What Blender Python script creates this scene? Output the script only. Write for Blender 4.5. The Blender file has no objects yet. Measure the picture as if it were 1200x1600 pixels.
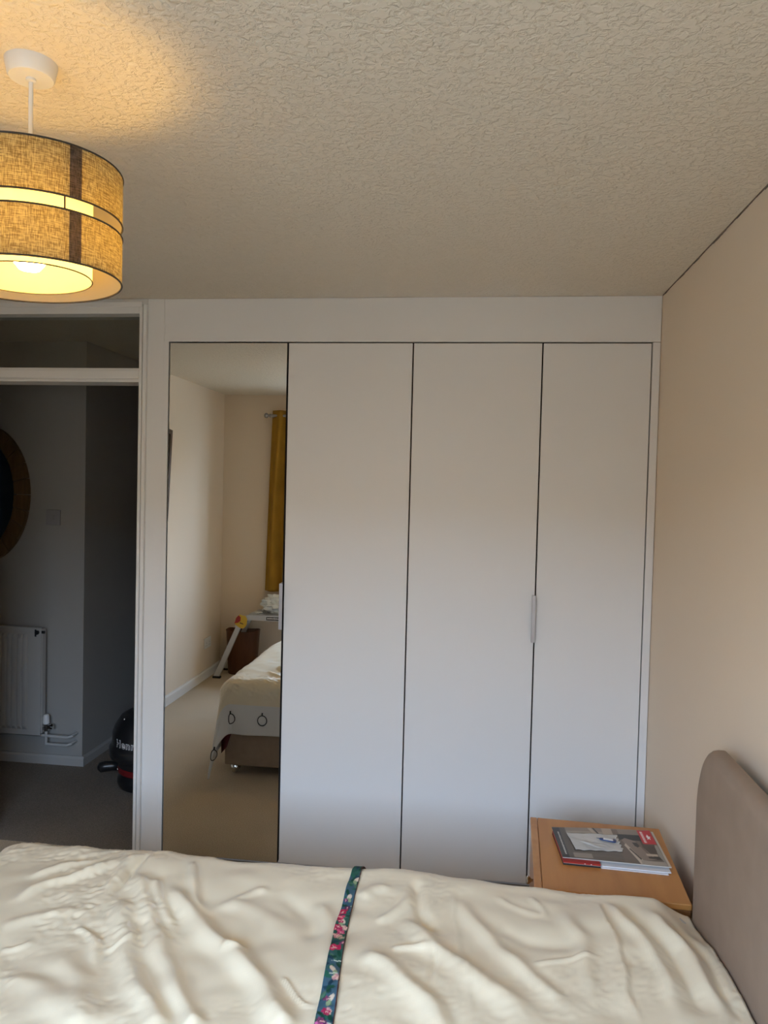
import bpy, bmesh, math, random
import numpy as np
from mathutils import Matrix, Vector

S = bpy.context.scene
C = S.collection
PI = math.pi
random.seed(7)
RNG = np.random.default_rng(11)

# ---------------------------------------------------------------- camera
cam_data = bpy.data.cameras.new('camera')
cam = bpy.data.objects.new('camera', cam_data)
C.objects.link(cam)
cam_data.sensor_fit = 'VERTICAL'
cam_data.sensor_height = 36.0
cam_data.sensor_width = 27.0
cam_data.lens = 26.775
cam_data.clip_start = 0.02
RIGHT = Vector((0.99214307, 0.12274282, 0.02421404))
UP = -Vector((0.02792243, -0.02858291, -0.99920136))
FWD = Vector((-0.12195269, 0.99202682, -0.03178562))
mw = Matrix.Identity(4)
for i in range(3):
    mw[i][0] = RIGHT[i]; mw[i][1] = UP[i]; mw[i][2] = -FWD[i]
mw[0][3], mw[1][3], mw[2][3] = 0.0, 0.0, 1.6227
cam.matrix_world = mw
S.camera = cam

# ---------------------------------------------------------------- sky, light, exposure
SKY_STRENGTH = 23.0
BULB_STRENGTH = 138.0
S.view_settings.view_transform = 'Standard'
S.view_settings.look = 'None'
S.view_settings.gamma = 1.0
S.view_settings.use_curve_mapping = False
S.view_settings.exposure = 0.0
S.cycles.use_denoising = True
S.cycles.max_bounces = 14
S.cycles.diffuse_bounces = 7
S.cycles.glossy_bounces = 5
S.cycles.transmission_bounces = 8
S.cycles.transparent_max_bounces = 12
S.cycles.sample_clamp_indirect = 6.0
S.cycles.caustics_reflective = False
S.cycles.caustics_refractive = False

w = bpy.data.worlds.new('sky'); S.world = w; w.use_nodes = True
nt = w.node_tree; nt.nodes.clear()
wo = nt.nodes.new('ShaderNodeOutputWorld'); bg = nt.nodes.new('ShaderNodeBackground')
tc = nt.nodes.new('ShaderNodeTexCoord'); sx = nt.nodes.new('ShaderNodeSeparateXYZ')
rp = nt.nodes.new('ShaderNodeValToRGB')
nt.links.new(tc.outputs['Generated'], sx.inputs[0]); nt.links.new(sx.outputs['Z'], rp.inputs[0])
rp.color_ramp.elements[0].position = 0.0; rp.color_ramp.elements[0].color = (0.60, 0.73, 0.95, 1)
rp.color_ramp.elements[1].position = 0.6; rp.color_ramp.elements[1].color = (0.50, 0.68, 1.0, 1)
nt.links.new(rp.outputs[0], bg.inputs['Color']); bg.inputs['Strength'].default_value = SKY_STRENGTH
nt.links.new(bg.outputs[0], wo.inputs[0])

# window opening (in the wall behind the camera) and its light portal
WX0, WX1, WZ0, WZ1 = -1.52, 0.30, 0.95, 2.10
YB = -0.23            # inner face of the window wall
ld = bpy.data.lights.new('window_portal', 'AREA'); ld.shape = 'RECTANGLE'
ld.size = WX1 - WX0; ld.size_y = WZ1 - WZ0
ld.cycles.is_portal = True
lo = bpy.data.objects.new('window_portal', ld); C.objects.link(lo)
lo.location = ((WX0 + WX1) / 2, YB - 0.22, (WZ0 + WZ1) / 2)
lo.rotation_euler = (math.radians(90), 0, 0)     # -Z looks along +Y, into the room

# ---------------------------------------------------------------- constants of the room
D = 3.1105            # front plane of the wardrobe
XR, XL = 0.6954, -2.215
ZC = 2.4
YH = 4.044            # hall wall
XS = -2.192           # side face of the hall wall

# ---------------------------------------------------------------- materials
def lin(c):
    return tuple(((v / 255) / 12.92 if v / 255 <= 0.04045 else ((v / 255 + 0.055) / 1.055) ** 2.4) for v in c)

def mat(name, col, rough=0.6, metal=0.0, spec=0.5, bump=None, var=None, sheen=0.0, coat=0.0):
    """bump=(scale, strength, distance, detail) noise relief; var=(scale, amount) colour variation"""
    m = bpy.data.materials.new(name); m.use_nodes = True
    n = m.node_tree.nodes; l = m.node_tree.links
    b = n['Principled BSDF']
    b.inputs['Base Color'].default_value = (*col, 1)
    b.inputs['Roughness'].default_value = rough
    b.inputs['Metallic'].default_value = metal
    b.inputs['Specular IOR Level'].default_value = spec
    if sheen: b.inputs['Sheen Weight'].default_value = sheen
    if coat: b.inputs['Coat Weight'].default_value = coat
    t = None
    if bump or var:
        t = n.new('ShaderNodeTexCoord')
    if var:
        z = n.new('ShaderNodeTexNoise'); z.inputs['Scale'].default_value = var[0]; z.inputs['Detail'].default_value = 4
        l.new(t.outputs['Object'], z.inputs['Vector'])
        r = n.new('ShaderNodeValToRGB')
        r.color_ramp.elements[0].position = 0.3; r.color_ramp.elements[1].position = 0.7
        k = var[1]
        r.color_ramp.elements[0].color = (*[max(0, c * (1 - k)) for c in col], 1)
        r.color_ramp.elements[1].color = (*[min(1, c * (1 + k)) for c in col], 1)
        l.new(z.outputs[0], r.inputs[0]); l.new(r.outputs[0], b.inputs['Base Color'])
    if bump:
        z = n.new('ShaderNodeTexNoise'); z.inputs['Scale'].default_value = bump[0]
        z.inputs['Detail'].default_value = bump[3] if len(bump) > 3 else 3
        l.new(t.outputs['Object'], z.inputs['Vector'])
        bp = n.new('ShaderNodeBump'); bp.inputs['Strength'].default_value = bump[1]; bp.inputs['Distance'].default_value = bump[2]
        l.new(z.outputs[0], bp.inputs['Height']); l.new(bp.outputs[0], b.inputs['Normal'])
    return m

def wood(name, c0, c1, axis='Y', scale=18, rough=0.45):
    m = bpy.data.materials.new(name); m.use_nodes = True
    n = m.node_tree.nodes; l = m.node_tree.links; b = n['Principled BSDF']
    t = n.new('ShaderNodeTexCoord'); mp = n.new('ShaderNodeMapping')
    sc = {'X': (0.12, 1, 1), 'Y': (1, 0.12, 1), 'Z': (1, 1, 0.12)}[axis]
    mp.inputs['Scale'].default_value = sc
    z = n.new('ShaderNodeTexNoise'); z.inputs['Scale'].default_value = scale; z.inputs['Detail'].default_value = 6; z.inputs['Distortion'].default_value = 0.6
    r = n.new('ShaderNodeValToRGB')
    r.color_ramp.elements[0].position = 0.3; r.color_ramp.elements[0].color = (*c0, 1)
    r.color_ramp.elements[1].position = 0.72; r.color_ramp.elements[1].color = (*c1, 1)
    l.new(t.outputs['Object'], mp.inputs[0]); l.new(mp.outputs[0], z.inputs['Vector'])
    l.new(z.outputs[0], r.inputs[0]); l.new(r.outputs[0], b.inputs['Base Color'])
    b.inputs['Roughness'].default_value = rough
    bp = n.new('ShaderNodeBump'); bp.inputs['Strength'].default_value = 0.15; bp.inputs['Distance'].default_value = 0.001
    l.new(z.outputs[0], bp.inputs['Height']); l.new(bp.outputs[0], b.inputs['Normal'])
    return m

def printed(name, rough=0.4, spec=0.5):
    m = bpy.data.materials.new(name); m.use_nodes = True
    n = m.node_tree.nodes; l = m.node_tree.links; b = n['Principled BSDF']
    a = n.new('ShaderNodeAttribute'); a.attribute_name = 'print'
    l.new(a.outputs['Color'], b.inputs['Base Color'])
    b.inputs['Roughness'].default_value = rough; b.inputs['Specular IOR Level'].default_value = spec
    return m

def ceiling_mat():
    m = bpy.data.materials.new('artex_ceiling'); m.use_nodes = True
    n = m.node_tree.nodes; l = m.node_tree.links; b = n['Principled BSDF']
    b.inputs['Base Color'].default_value = (0.76, 0.675, 0.545, 1)
    b.inputs['Roughness'].default_value = 0.55
    t = n.new('ShaderNodeTexCoord')
    z1 = n.new('ShaderNodeTexNoise'); z1.inputs['Scale'].default_value = 74; z1.inputs['Detail'].default_value = 3.0; z1.inputs['Distortion'].default_value = 0.45
    l.new(t.outputs['Object'], z1.inputs['Vector'])
    r1 = n.new('ShaderNodeValToRGB')      # plateaus with sharp little pits
    r1.color_ramp.elements[0].position = 0.34; r1.color_ramp.elements[0].color = (0, 0, 0, 1)
    r1.color_ramp.elements[1].position = 0.56; r1.color_ramp.elements[1].color = (1, 1, 1, 1)
    l.new(z1.outputs[0], r1.inputs[0])
    z2 = n.new('ShaderNodeTexNoise'); z2.inputs['Scale'].default_value = 28; z2.inputs['Detail'].default_value = 2
    l.new(t.outputs['Object'], z2.inputs['Vector'])
    ad = n.new('ShaderNodeMath'); ad.operation = 'ADD'
    l.new(r1.outputs[0], ad.inputs[0]); l.new(z2.outputs[0], ad.inputs[1])
    bp = n.new('ShaderNodeBump'); bp.inputs['Strength'].default_value = 0.6; bp.inputs['Distance'].default_value = 0.0045
    l.new(ad.outputs[0], bp.inputs['Height']); l.new(bp.outputs[0], b.inputs['Normal'])
    return m

def carpet_mat(name='carpet', c0=(0.46, 0.37, 0.27), c1=(0.76, 0.64, 0.48)):
    m = bpy.data.materials.new(name); m.use_nodes = True
    n = m.node_tree.nodes; l = m.node_tree.links; b = n['Principled BSDF']
    t = n.new('ShaderNodeTexCoord')
    z = n.new('ShaderNodeTexNoise'); z.inputs['Scale'].default_value = 260; z.inputs['Detail'].default_value = 3
    z2 = n.new('ShaderNodeTexNoise'); z2.inputs['Scale'].default_value = 3.0; z2.inputs['Detail'].default_value = 3
    l.new(t.outputs['Object'], z.inputs['Vector']); l.new(t.outputs['Object'], z2.inputs['Vector'])
    r = n.new('ShaderNodeValToRGB')
    r.color_ramp.elements[0].position = 0.3; r.color_ramp.elements[0].color = (*c0, 1)
    r.color_ramp.elements[1].position = 0.7; r.color_ramp.elements[1].color = (*c1, 1)
    l.new(z.outputs[0], r.inputs[0])
    mx = n.new('ShaderNodeMixRGB'); mx.blend_type = 'MULTIPLY'; mx.inputs['Fac'].default_value = 0.2
    l.new(r.outputs[0], mx.inputs[1]); l.new(z2.outputs[0], mx.inputs[2]); l.new(mx.outputs[0], b.inputs['Base Color'])
    b.inputs['Roughness'].default_value = 0.95; b.inputs['Specular IOR Level'].default_value = 0.1
    bp = n.new('ShaderNodeBump'); bp.inputs['Strength'].default_value = 0.8; bp.inputs['Distance'].default_value = 0.004
    l.new(z.outputs[0], bp.inputs['Height']); l.new(bp.outputs[0], b.inputs['Normal'])
    return m

def glass_pane(name, tint=(0.95, 0.97, 0.97), refl=0.07, rough=0.02):
    m = bpy.data.materials.new(name); m.use_nodes = True
    n = m.node_tree.nodes; l = m.node_tree.links; n.clear()
    o = n.new('ShaderNodeOutputMaterial'); mx = n.new('ShaderNodeMixShader'); mx.inputs[0].default_value = refl
    tr = n.new('ShaderNodeBsdfTransparent'); tr.inputs[0].default_value = (*tint, 1)
    g = n.new('ShaderNodeBsdfGlossy'); g.inputs['Roughness'].default_value = rough
    l.new(tr.outputs[0], mx.inputs[1]); l.new(g.outputs[0], mx.inputs[2]); l.new(mx.outputs[0], o.inputs[0])
    return m

def shade_fabric(name, col, tcol, tr, weave=None, rough=0.9):
    m = bpy.data.materials.new(name); m.use_nodes = True
    n = m.node_tree.nodes; l = m.node_tree.links; n.clear()
    o = n.new('ShaderNodeOutputMaterial'); mx = n.new('ShaderNodeMixShader'); mx.inputs[0].default_value = tr
    d = n.new('ShaderNodeBsdfDiffuse'); d.inputs[0].default_value = (*col, 1)
    t = n.new('ShaderNodeBsdfTranslucent'); t.inputs[0].default_value = (*tcol, 1)
    if weave:
        tc = n.new('ShaderNodeTexCoord')
        hs = []
        for sc in ((weave * 3.2, weave * 3.2, weave * 0.42), (weave * 0.30, weave * 0.30, weave * 3.6)):
            mp = n.new('ShaderNodeMapping'); mp.inputs['Scale'].default_value = sc
            z = n.new('ShaderNodeTexNoise'); z.inputs['Scale'].default_value = 1.0; z.inputs['Detail'].default_value = 3
            l.new(tc.outputs['Object'], mp.inputs[0]); l.new(mp.outputs[0], z.inputs['Vector']); hs.append(z)
        ad = n.new('ShaderNodeMath'); ad.operation = 'ADD'
        l.new(hs[0].outputs[0], ad.inputs[0]); l.new(hs[1].outputs[0], ad.inputs[1])
        for bs, cc in ((d, col), (t, tcol)):
            r = n.new('ShaderNodeValToRGB')
            r.color_ramp.elements[0].position = 0.42; r.color_ramp.elements[0].color = (*[c * 0.42 for c in cc], 1)
            r.color_ramp.elements[1].position = 0.58; r.color_ramp.elements[1].color = (*[min(1, c * 1.35) for c in cc], 1)
            hf = n.new('ShaderNodeMath'); hf.operation = 'MULTIPLY'; hf.inputs[1].default_value = 0.5
            l.new(ad.outputs[0], hf.inputs[0]); l.new(hf.outputs[0], r.inputs[0]); l.new(r.outputs[0], bs.inputs[0])
    l.new(d.outputs[0], mx.inputs[1]); l.new(t.outputs[0], mx.inputs[2]); l.new(mx.outputs[0], o.inputs[0])
    return m

def emission(name, col, s):
    m = bpy.data.materials.new(name); m.use_nodes = True
    n = m.node_tree.nodes; l = m.node_tree.links; n.clear()
    o = n.new('ShaderNodeOutputMaterial'); e = n.new('ShaderNodeEmission')
    e.inputs[0].default_value = (*col, 1); e.inputs[1].default_value = s
    l.new(e.outputs[0], o.inputs[0]); return m

M = dict(
    ceiling=ceiling_mat(), carpet=carpet_mat(),
    wall=mat('wall_paint', (0.81, 0.685, 0.54), 0.75, spec=0.25, bump=(90, 0.12, 0.001, 4)),
    shaded_white_wall=mat('shaded_white_paint', (0.36, 0.345, 0.32), 0.75, spec=0.25, bump=(90, 0.12, 0.001, 4)),  # same white paint, darkened in colour for the dim hall
    gloss=mat('white_gloss_trim', (0.78, 0.765, 0.735), 0.35, spec=0.4, bump=(14, 0.05, 0.001)),
    door=mat('satin_door', (0.78, 0.765, 0.74), 0.42, spec=0.35, bump=(220, 0.03, 0.0003)),
    dark=mat('dark_gap', (0.03, 0.028, 0.025), 0.9),
    mirror=mat('mirror_silver', (0.86, 0.88, 0.87), 0.0, metal=1.0, bump=None),
    steel=mat('brushed_steel', (0.42, 0.40, 0.39), 0.35, metal=0.9, bump=(300, 0.05, 0.0005)),
    chrome=mat('chrome', (0.75, 0.74, 0.72), 0.12, metal=1.0),
    alu=mat('aluminium', (0.56, 0.57, 0.58), 0.42, metal=0.6, bump=(120, 0.06, 0.0006)),
    white_plastic=mat('white_plastic', (0.78, 0.77, 0.74), 0.35),
    duvet=mat('cream_cotton_satin', (0.86, 0.75, 0.545), 0.36, spec=0.6, sheen=0.15, bump=(420, 0.10, 0.0005, 2)),
    duvet_band=mat('white_cotton_band', (0.80, 0.79, 0.76), 0.6, spec=0.3, bump=(420, 0.1, 0.0005, 2)),
    divan=mat('taupe_divan_fabric', (0.36, 0.27, 0.195), 0.9, spec=0.15, bump=(380, 0.3, 0.0012), var=(30, 0.06)),
    headboard=mat('taupe_headboard_fabric', (0.33, 0.25, 0.19), 0.85, spec=0.2, bump=(420, 0.25, 0.001), var=(14, 0.05)),
    mattress=mat('mattress_ticking', (0.66, 0.64, 0.6), 0.8),
    maroon=mat('maroon_blanket', (0.09, 0.012, 0.018), 0.9, bump=(200, 0.5, 0.002)),
    beech=wood('beech_veneer', lin((178, 118, 58)), lin((198, 138, 74)), 'Y', 14, 0.38),
    beech_x=wood('beech_veneer_side', lin((180, 122, 64)), lin((198, 142, 82)), 'Z', 14, 0.30),
    beech_dark=wood('beech_underside', lin((120, 75, 35)), lin((140, 90, 45)), 'Y', 14, 0.5),
    brown_wood=wood('brown_bin_wood', (0.07, 0.022, 0.007), (0.12, 0.042, 0.014), 'Z', 22, 0.4),
    mirror_wood=wood('mosaic_wood', (0.10, 0.055, 0.02), (0.17, 0.10, 0.04), 'Z', 30, 0.5),
    dark_wood=wood('dark_frame_wood', (0.05, 0.028, 0.014), (0.09, 0.05, 0.025), 'Z', 22, 0.4),
    blue_reflection=mat('mirror_painted_reflection', (0.16, 0.26, 0.42), 0.05, metal=1.0),  # dark blue reflection painted into the mirror's base colour
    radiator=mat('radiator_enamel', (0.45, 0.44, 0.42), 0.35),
    black=mat('black_plastic', (0.012, 0.012, 0.013), 0.35),
    black_matt=mat('black_rubber', (0.02, 0.02, 0.02), 0.8),
    grey_plastic=mat('grey_plastic', (0.30, 0.29, 0.29), 0.4),
    shaded_trim=mat('shaded_white_trim', (0.42, 0.41, 0.39), 0.5, bump=(14, 0.05, 0.001)),  # white trim again, hall dimness painted into its colour
    shaded_carpet=carpet_mat('shaded_carpet', (0.20, 0.17, 0.14), (0.36, 0.31, 0.26)),  # bedroom carpet again, with the hall's shade put into its colour
    red=mat('red_plastic', (0.16, 0.008, 0.010), 0.35),
    white_ink=mat('white_ink', (0.80, 0.80, 0.80), 0.5),
    black_ink=mat('black_ink', (0.01, 0.01, 0.01), 0.5),
    curtain=mat('mustard_curtain', (0.36, 0.19, 0.022), 0.85, spec=0.2, bump=(260, 0.3, 0.001), var=(8, 0.12)),
    bag=mat('crumpled_plastic', (0.80, 0.82, 0.80), 0.22, spec=0.6, bump=(60, 0.7, 0.006, 4)),
    print=printed('printed_gloss', 0.32, 0.5), print_fabric=printed('printed_ribbon', 0.75, 0.2),
    paper=mat('white_paper', (0.74, 0.74, 0.76), 0.55), cream_paper=mat('cream_paper', (0.62, 0.56, 0.47), 0.6),
    packet=mat('pale_packet', (0.56, 0.55, 0.52), 0.25, spec=0.6, bump=(70, 0.5, 0.002, 3)),
    blue=mat('blue_plastic', (0.012, 0.04, 0.16), 0.3),
    yellow=mat('yellow_sticker', (0.66, 0.42, 0.03), 0.4), red_sticker=mat('red_sticker', (0.36, 0.02, 0.015), 0.4),
    pane=glass_pane('window_glass', refl=0.06), transom=glass_pane('transom_glass', (0.80, 0.82, 0.80), 0.06),
    linen=shade_fabric('brown_linen_shade', (0.22, 0.17, 0.125), (0.95, 0.84, 0.60), 0.80, weave=190),
    linen_seam=shade_fabric('brown_linen_seam', (0.11, 0.09, 0.075), (0.2, 0.16, 0.12), 0.3, weave=190),
    trim_dark=mat('dark_shade_trim', (0.05, 0.04, 0.03), 0.8),
    diffuser=shade_fabric('cream_diffuser', (0.74, 0.66, 0.50), (0.82, 0.70, 0.47), 0.62),
    lining=shade_fabric('cream_lining', (0.72, 0.65, 0.5), (0.9, 0.8, 0.58), 0.55),
    bulb=emission('bulb_glow', (1.0, 0.60, 0.13), BULB_STRENGTH),
    grass=mat('garden_paving', (0.33, 0.29, 0.23), 0.95, var=(0.6, 0.2)),
    brick=mat('pale_brick', (0.42, 0.30, 0.21), 0.9, var=(3, 0.15)), tiles=mat('roof_tiles', (0.20, 0.11, 0.08), 0.9, var=(3, 0.2)),
    crack=mat('ceiling_crack', (0.20, 0.15, 0.11), 0.9),
)

# ---------------------------------------------------------------- mesh helpers
class MB:
    def __init__(s): s.v = []; s.f = []; s.m = []
    def add(s, vs, fs, mi=0):
        o = len(s.v); s.v += [tuple(v) for v in vs]; s.f += [tuple(i + o for i in f) for f in fs]; s.m += [mi] * len(fs)
        return s
    def box(s, x0, y0, z0, x1, y1, z1, mi=0):
        v = [(x0, y0, z0), (x1, y0, z0), (x1, y1, z0), (x0, y1, z0), (x0, y0, z1), (x1, y0, z1), (x1, y1, z1), (x0, y1, z1)]
        return s.add(v, [(0, 3, 2, 1), (4, 5, 6, 7), (0, 1, 5, 4), (1, 2, 6, 5), (2, 3, 7, 6), (3, 0, 4, 7)], mi)
    def tube(s, path, r, n=12, caps=True, mi=0):
        P = [Vector(p) for p in path]; R = r if isinstance(r, (list, tuple)) else [r] * len(P)
        vs = []; prev = None
        for i, p in enumerate(P):
            t = ((P[i + 1] if i < len(P) - 1 else p) - (P[i - 1] if i else p)).normalized()
            if prev is None:
                a = Vector((0, 0, 1)) if abs(t.z) < 0.9 else Vector((1, 0, 0)); u = t.cross(a).normalized()
            else:
                u = (prev - t * prev.dot(t)).normalized()
            prev = u; q = t.cross(u)
            for k in range(n):
                a = 2 * PI * k / n; vs.append(p + (u * math.cos(a) + q * math.sin(a)) * R[i])
        fs = []
        for i in range(len(P) - 1):
            for k in range(n):
                fs.append((i * n + k, i * n + (k + 1) % n, (i + 1) * n + (k + 1) % n, (i + 1) * n + k))
        if caps:
            fs.append(tuple(range(n - 1, -1, -1))); fs.append(tuple(range((len(P) - 1) * n, len(P) * n)))
        return s.add(vs, fs, mi)
    def lathe(s, prof, n=48, c=(0, 0, 0), caps=False, mi=0):
        vs = []
        for r, z in prof:
            for k in range(n):
                a = 2 * PI * k / n; vs.append((c[0] + r * math.cos(a), c[1] + r * math.sin(a), c[2] + z))
        fs = []
        for i in range(len(prof) - 1):
            for k in range(n):
                fs.append((i * n + k, i * n + (k + 1) % n, (i + 1) * n + (k + 1) % n, (i + 1) * n + k))
        if caps:
            fs.append(tuple(range(n - 1, -1, -1))); fs.append(tuple(range((len(prof) - 1) * n, len(prof) * n)))
        return s.add(vs, fs, mi)
    def prism(s, outline, axis, a, b, mi=0):
        """outline in the plane normal to axis, extruded from a to b"""
        def p(u, v, t):
            return {'X': (t, u, v), 'Y': (u, t, v), 'Z': (u, v, t)}[axis]
        n = len(outline)
        vs = [p(u, v, a) for u, v in outline] + [p(u, v, b) for u, v in outline]
        fs = [tuple(range(n - 1, -1, -1)), tuple(range(n, 2 * n))] + [(i, (i + 1) % n, n + (i + 1) % n, n + i) for i in range(n)]
        return s.add(vs, fs, mi)
    def grid(s, X, Y, Z, mi=0):
        a, b = X.shape; vs = np.stack([X, Y, Z], -1).reshape(-1, 3)
        i, j = np.meshgrid(np.arange(a - 1), np.arange(b - 1), indexing='ij'); k = (i * b + j).ravel()
        fs = np.stack([k, k + b, k + b + 1, k + 1], 1)
        return s.add(vs.tolist(), fs.tolist(), mi)
    def build(s, name, mats, parent=None, smooth=False, local=False, bevel=0.0, seg=2):
        me = bpy.data.meshes.new(name)
        off = (0, 0, 0)
        if parent is not None and not local:
            q = parent; off = Vector((0, 0, 0))
            while q is not None: off = off + q.location; q = q.parent
        vs = [(v[0] - off[0], v[1] - off[1], v[2] - off[2]) for v in s.v]
        me.from_pydata(vs, [], s.f); me.update()
        mats = mats if isinstance(mats, (list, tuple)) else [mats]
        for m_ in mats: me.materials.append(m_)
        if len(mats) > 1: me.polygons.foreach_set('material_index', s.m)
        bm = bmesh.new(); bm.from_mesh(me); bmesh.ops.recalc_face_normals(bm, faces=bm.faces); bm.to_mesh(me); bm.free()
        if smooth is True: me.polygons.foreach_set('use_smooth', [True] * len(me.polygons))
        elif smooth:
            me.polygons.foreach_set('use_smooth', [True] * len(me.polygons)); me.set_sharp_from_angle(angle=math.radians(smooth))
        o = bpy.data.objects.new(name, me); C.objects.link(o)
        if parent is not None: o.parent = parent
        if bevel:
            bv = o.modifiers.new('bevel', 'BEVEL'); bv.width = bevel; bv.segments = seg; bv.limit_method = 'ANGLE'; bv.harden_normals = False
        return o

def thing(name, label, cat, loc=(0, 0, 0), group=None):
    o = bpy.data.objects.new(name, None); C.objects.link(o); o.location = loc
    o.empty_display_size = 0.05
    o['label'] = label; o['category'] = cat
    if group: o['group'] = group
    return o
def tag(o, label, cat, group=None):
    o['label'] = label; o['category'] = cat
    if group: o['group'] = group
    return o
def struct(o, label=None, cat=None):
    o['kind'] = 'structure'
    if label: o['label'] = label
    if cat: o['category'] = cat
    return o
def solid(o, t, offset=-1.0):
    md = o.modifiers.new('thickness', 'SOLIDIFY'); md.thickness = t; md.offset = offset; return o
def paint(o, cols):
    at = o.data.attributes.new('print', 'FLOAT_COLOR', 'POINT')
    a = np.ones((len(cols), 4), dtype=np.float32); a[:, :3] = cols
    at.data.foreach_set('color', a.ravel())
def text_mesh(body, size, name, mat_, parent, xf, extrude=0.0005, offset=0.0, spacing=1.0):
    cu = bpy.data.curves.new(name, 'FONT'); cu.body = body; cu.size = size; cu.extrude = extrude; cu.offset = offset
    cu.resolution_u = 3; cu.space_character = spacing
    t = bpy.data.objects.new(name, cu); C.objects.link(t)
    dg = bpy.context.evaluated_depsgraph_get(); dg.update()
    me = bpy.data.meshes.new_from_object(t.evaluated_get(dg)); bpy.data.objects.remove(t)
    me.name = name; me.materials.clear(); me.materials.append(mat_)
    for v in me.vertices: v.co = Vector(xf(v.co.x, v.co.y, v.co.z))
    me.update()
    o = bpy.data.objects.new(name, me); C.objects.link(o); o.parent = parent
    return o

# ================================================================ THE SETTING
struct(MB().box(-3.7, YB - 0.3, -0.12, XR + 0.1, 6.1, 0).build('floor', M['carpet']), 'beige grey carpet running through the doorway')
struct(MB().box(-3.7, YB - 0.3, ZC, XR + 0.1, 6.1, ZC + 0.12).build('ceiling', M['ceiling']), 'off white ceiling with pitted textured coating')
struct(MB().box(XR, YB - 0.3, 0, XR + 0.1, 6.1, ZC).build('wall_right', M['wall']), 'warm cream wall behind the headboard')
struct(MB().box(XL - 0.1, YB, 0, XL, D, ZC).build('wall_left', M['wall']), 'cream wall seen in the mirrored door')
b = MB()
b.box(XL - 0.1, YB - 0.3, 0, WX0, YB, ZC).box(WX1, YB - 0.3, 0, XR, YB, ZC)
b.box(WX0, YB - 0.3, 0, WX1, YB, WZ0).box(WX0, YB - 0.3, WZ1, WX1, YB, ZC)
struct(b.build('wall_back', M['wall']), 'cream window wall seen in the mirrored door')
# far wall: strip beside the doorway, head above it, hidden wall behind the wardrobe
b = MB()
b.box(-1.412, D, 0, -1.338, D + 0.10, ZC).box(-3.6, D, 0, XL - 0.0, D + 0.10, ZC).box(XL, D, 2.375, -1.412, D + 0.10, ZC)
struct(b.build('wall_front', M['gloss'], bevel=0.002), 'narrow white painted strip between doorway and wardrobe')
struct(MB().box(-1.338, D + 0.10, 0, -1.30, 6.0, ZC).build('wall_hall_right', M['shaded_white_wall']))
struct(MB().box(-3.6, YH, 0, XS, YH + 0.1, ZC).build('wall_hall', M['shaded_white_wall']), 'white hall wall carrying the radiator, with outer corner')
struct(MB().box(XS - 0.1, YH + 0.1, 0, XS, 5.9, ZC).build('wall_hall_side', M['shaded_white_wall']), 'dark hall side wall receding beyond the radiator corner')
struct(MB().box(XS, 5.9, 0, -1.338, 6.0, ZC).build('wall_hall_end', M['shaded_white_wall']))
struct(MB().box(-3.6, D + 0.03, 0, -1.338, 5.9, 0.002).build('floor_hall_shaded', M['shaded_carpet']), 'same carpet in the hall, coloured darker for its shade')
struct(MB().box(-3.7, D + 0.10, 0, -3.6, 6.0, ZC).build('wall_hall_left', M['shaded_white_wall']))
def base_profile(d, h): return [(0, 0), (d, 0), (d, h - 0.012), (d - 0.006, h), (0, h)]
b = MB(); b.prism([(XL + u, v) for u, v in base_profile(0.016, 0.074)], 'Y', YB, D)
struct(b.build('baseboard_left', M['gloss']), 'white baseboard along the left wall')
b = MB(); b.prism([(YB + u, v) for u, v in base_profile(0.016, 0.074)], 'X', XL + 0.016, XR - 0.016)
struct(b.build('baseboard_back', M['gloss']))
b = MB(); b.prism([(XR - u, v) for u, v in base_profile(0.016, 0.074)], 'Y', YB, D - 0.02)
struct(b.build('baseboard_right', M['gloss']))
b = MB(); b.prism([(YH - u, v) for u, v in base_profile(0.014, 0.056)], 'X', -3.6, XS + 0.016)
struct(b.build('baseboard_hall', M['shaded_trim']), 'white baseboard under the hall radiator')
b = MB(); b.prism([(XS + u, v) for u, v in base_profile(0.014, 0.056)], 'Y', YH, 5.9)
struct(b.build('baseboard_hall_side', M['shaded_trim']), 'white baseboard along the dark hall side wall')

# doorway with its fixed glass transom
dr = MB()
FX0, FX1 = XL, -1.412
dr.box(-1.445, D - 0.012, 0, -1.432, D + 0.11, 2.375)                # right lining
dr.box(-1.432, D - 0.004, 0, -1.427, D + 0.11, 2.375)                # groove
dr.box(-1.427, D - 0.016, 0, -1.412, D + 0.10, 2.375)                # architrave bead
dr.box(FX0, D - 0.012, 0, FX0 + 0.05, D + 0.11, 2.375)
door = struct(dr.build('door_1', M['gloss'], bevel=0.002), 'white doorway lining and architrave left of the wardrobe')
b = MB(); b.box(FX0 + 0.05, D - 0.012, 2.335, -1.445, D + 0.11, 2.375).box(FX0, D - 0.018, 2.362, -1.432, D - 0.012, 2.385)
b.build('head_frame', M['gloss'], door, bevel=0.002)
b = MB(); b.box(FX0 + 0.05, D - 0.006, 2.046, -1.443, D + 0.11, 2.106)
b.box(FX0 + 0.05, D - 0.016, 2.060, -1.443, D - 0.006, 2.095).box(FX0 + 0.05, D - 0.012, 2.046, -1.443, D - 0.006, 2.056)
b.build('transom_bar', M['gloss'], door, bevel=0.0015)
MB().box(FX0 + 0.05, D + 0.05, 2.106, -1.445, D + 0.054, 2.335).build('transom_pane', M['transom'], door)

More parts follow.
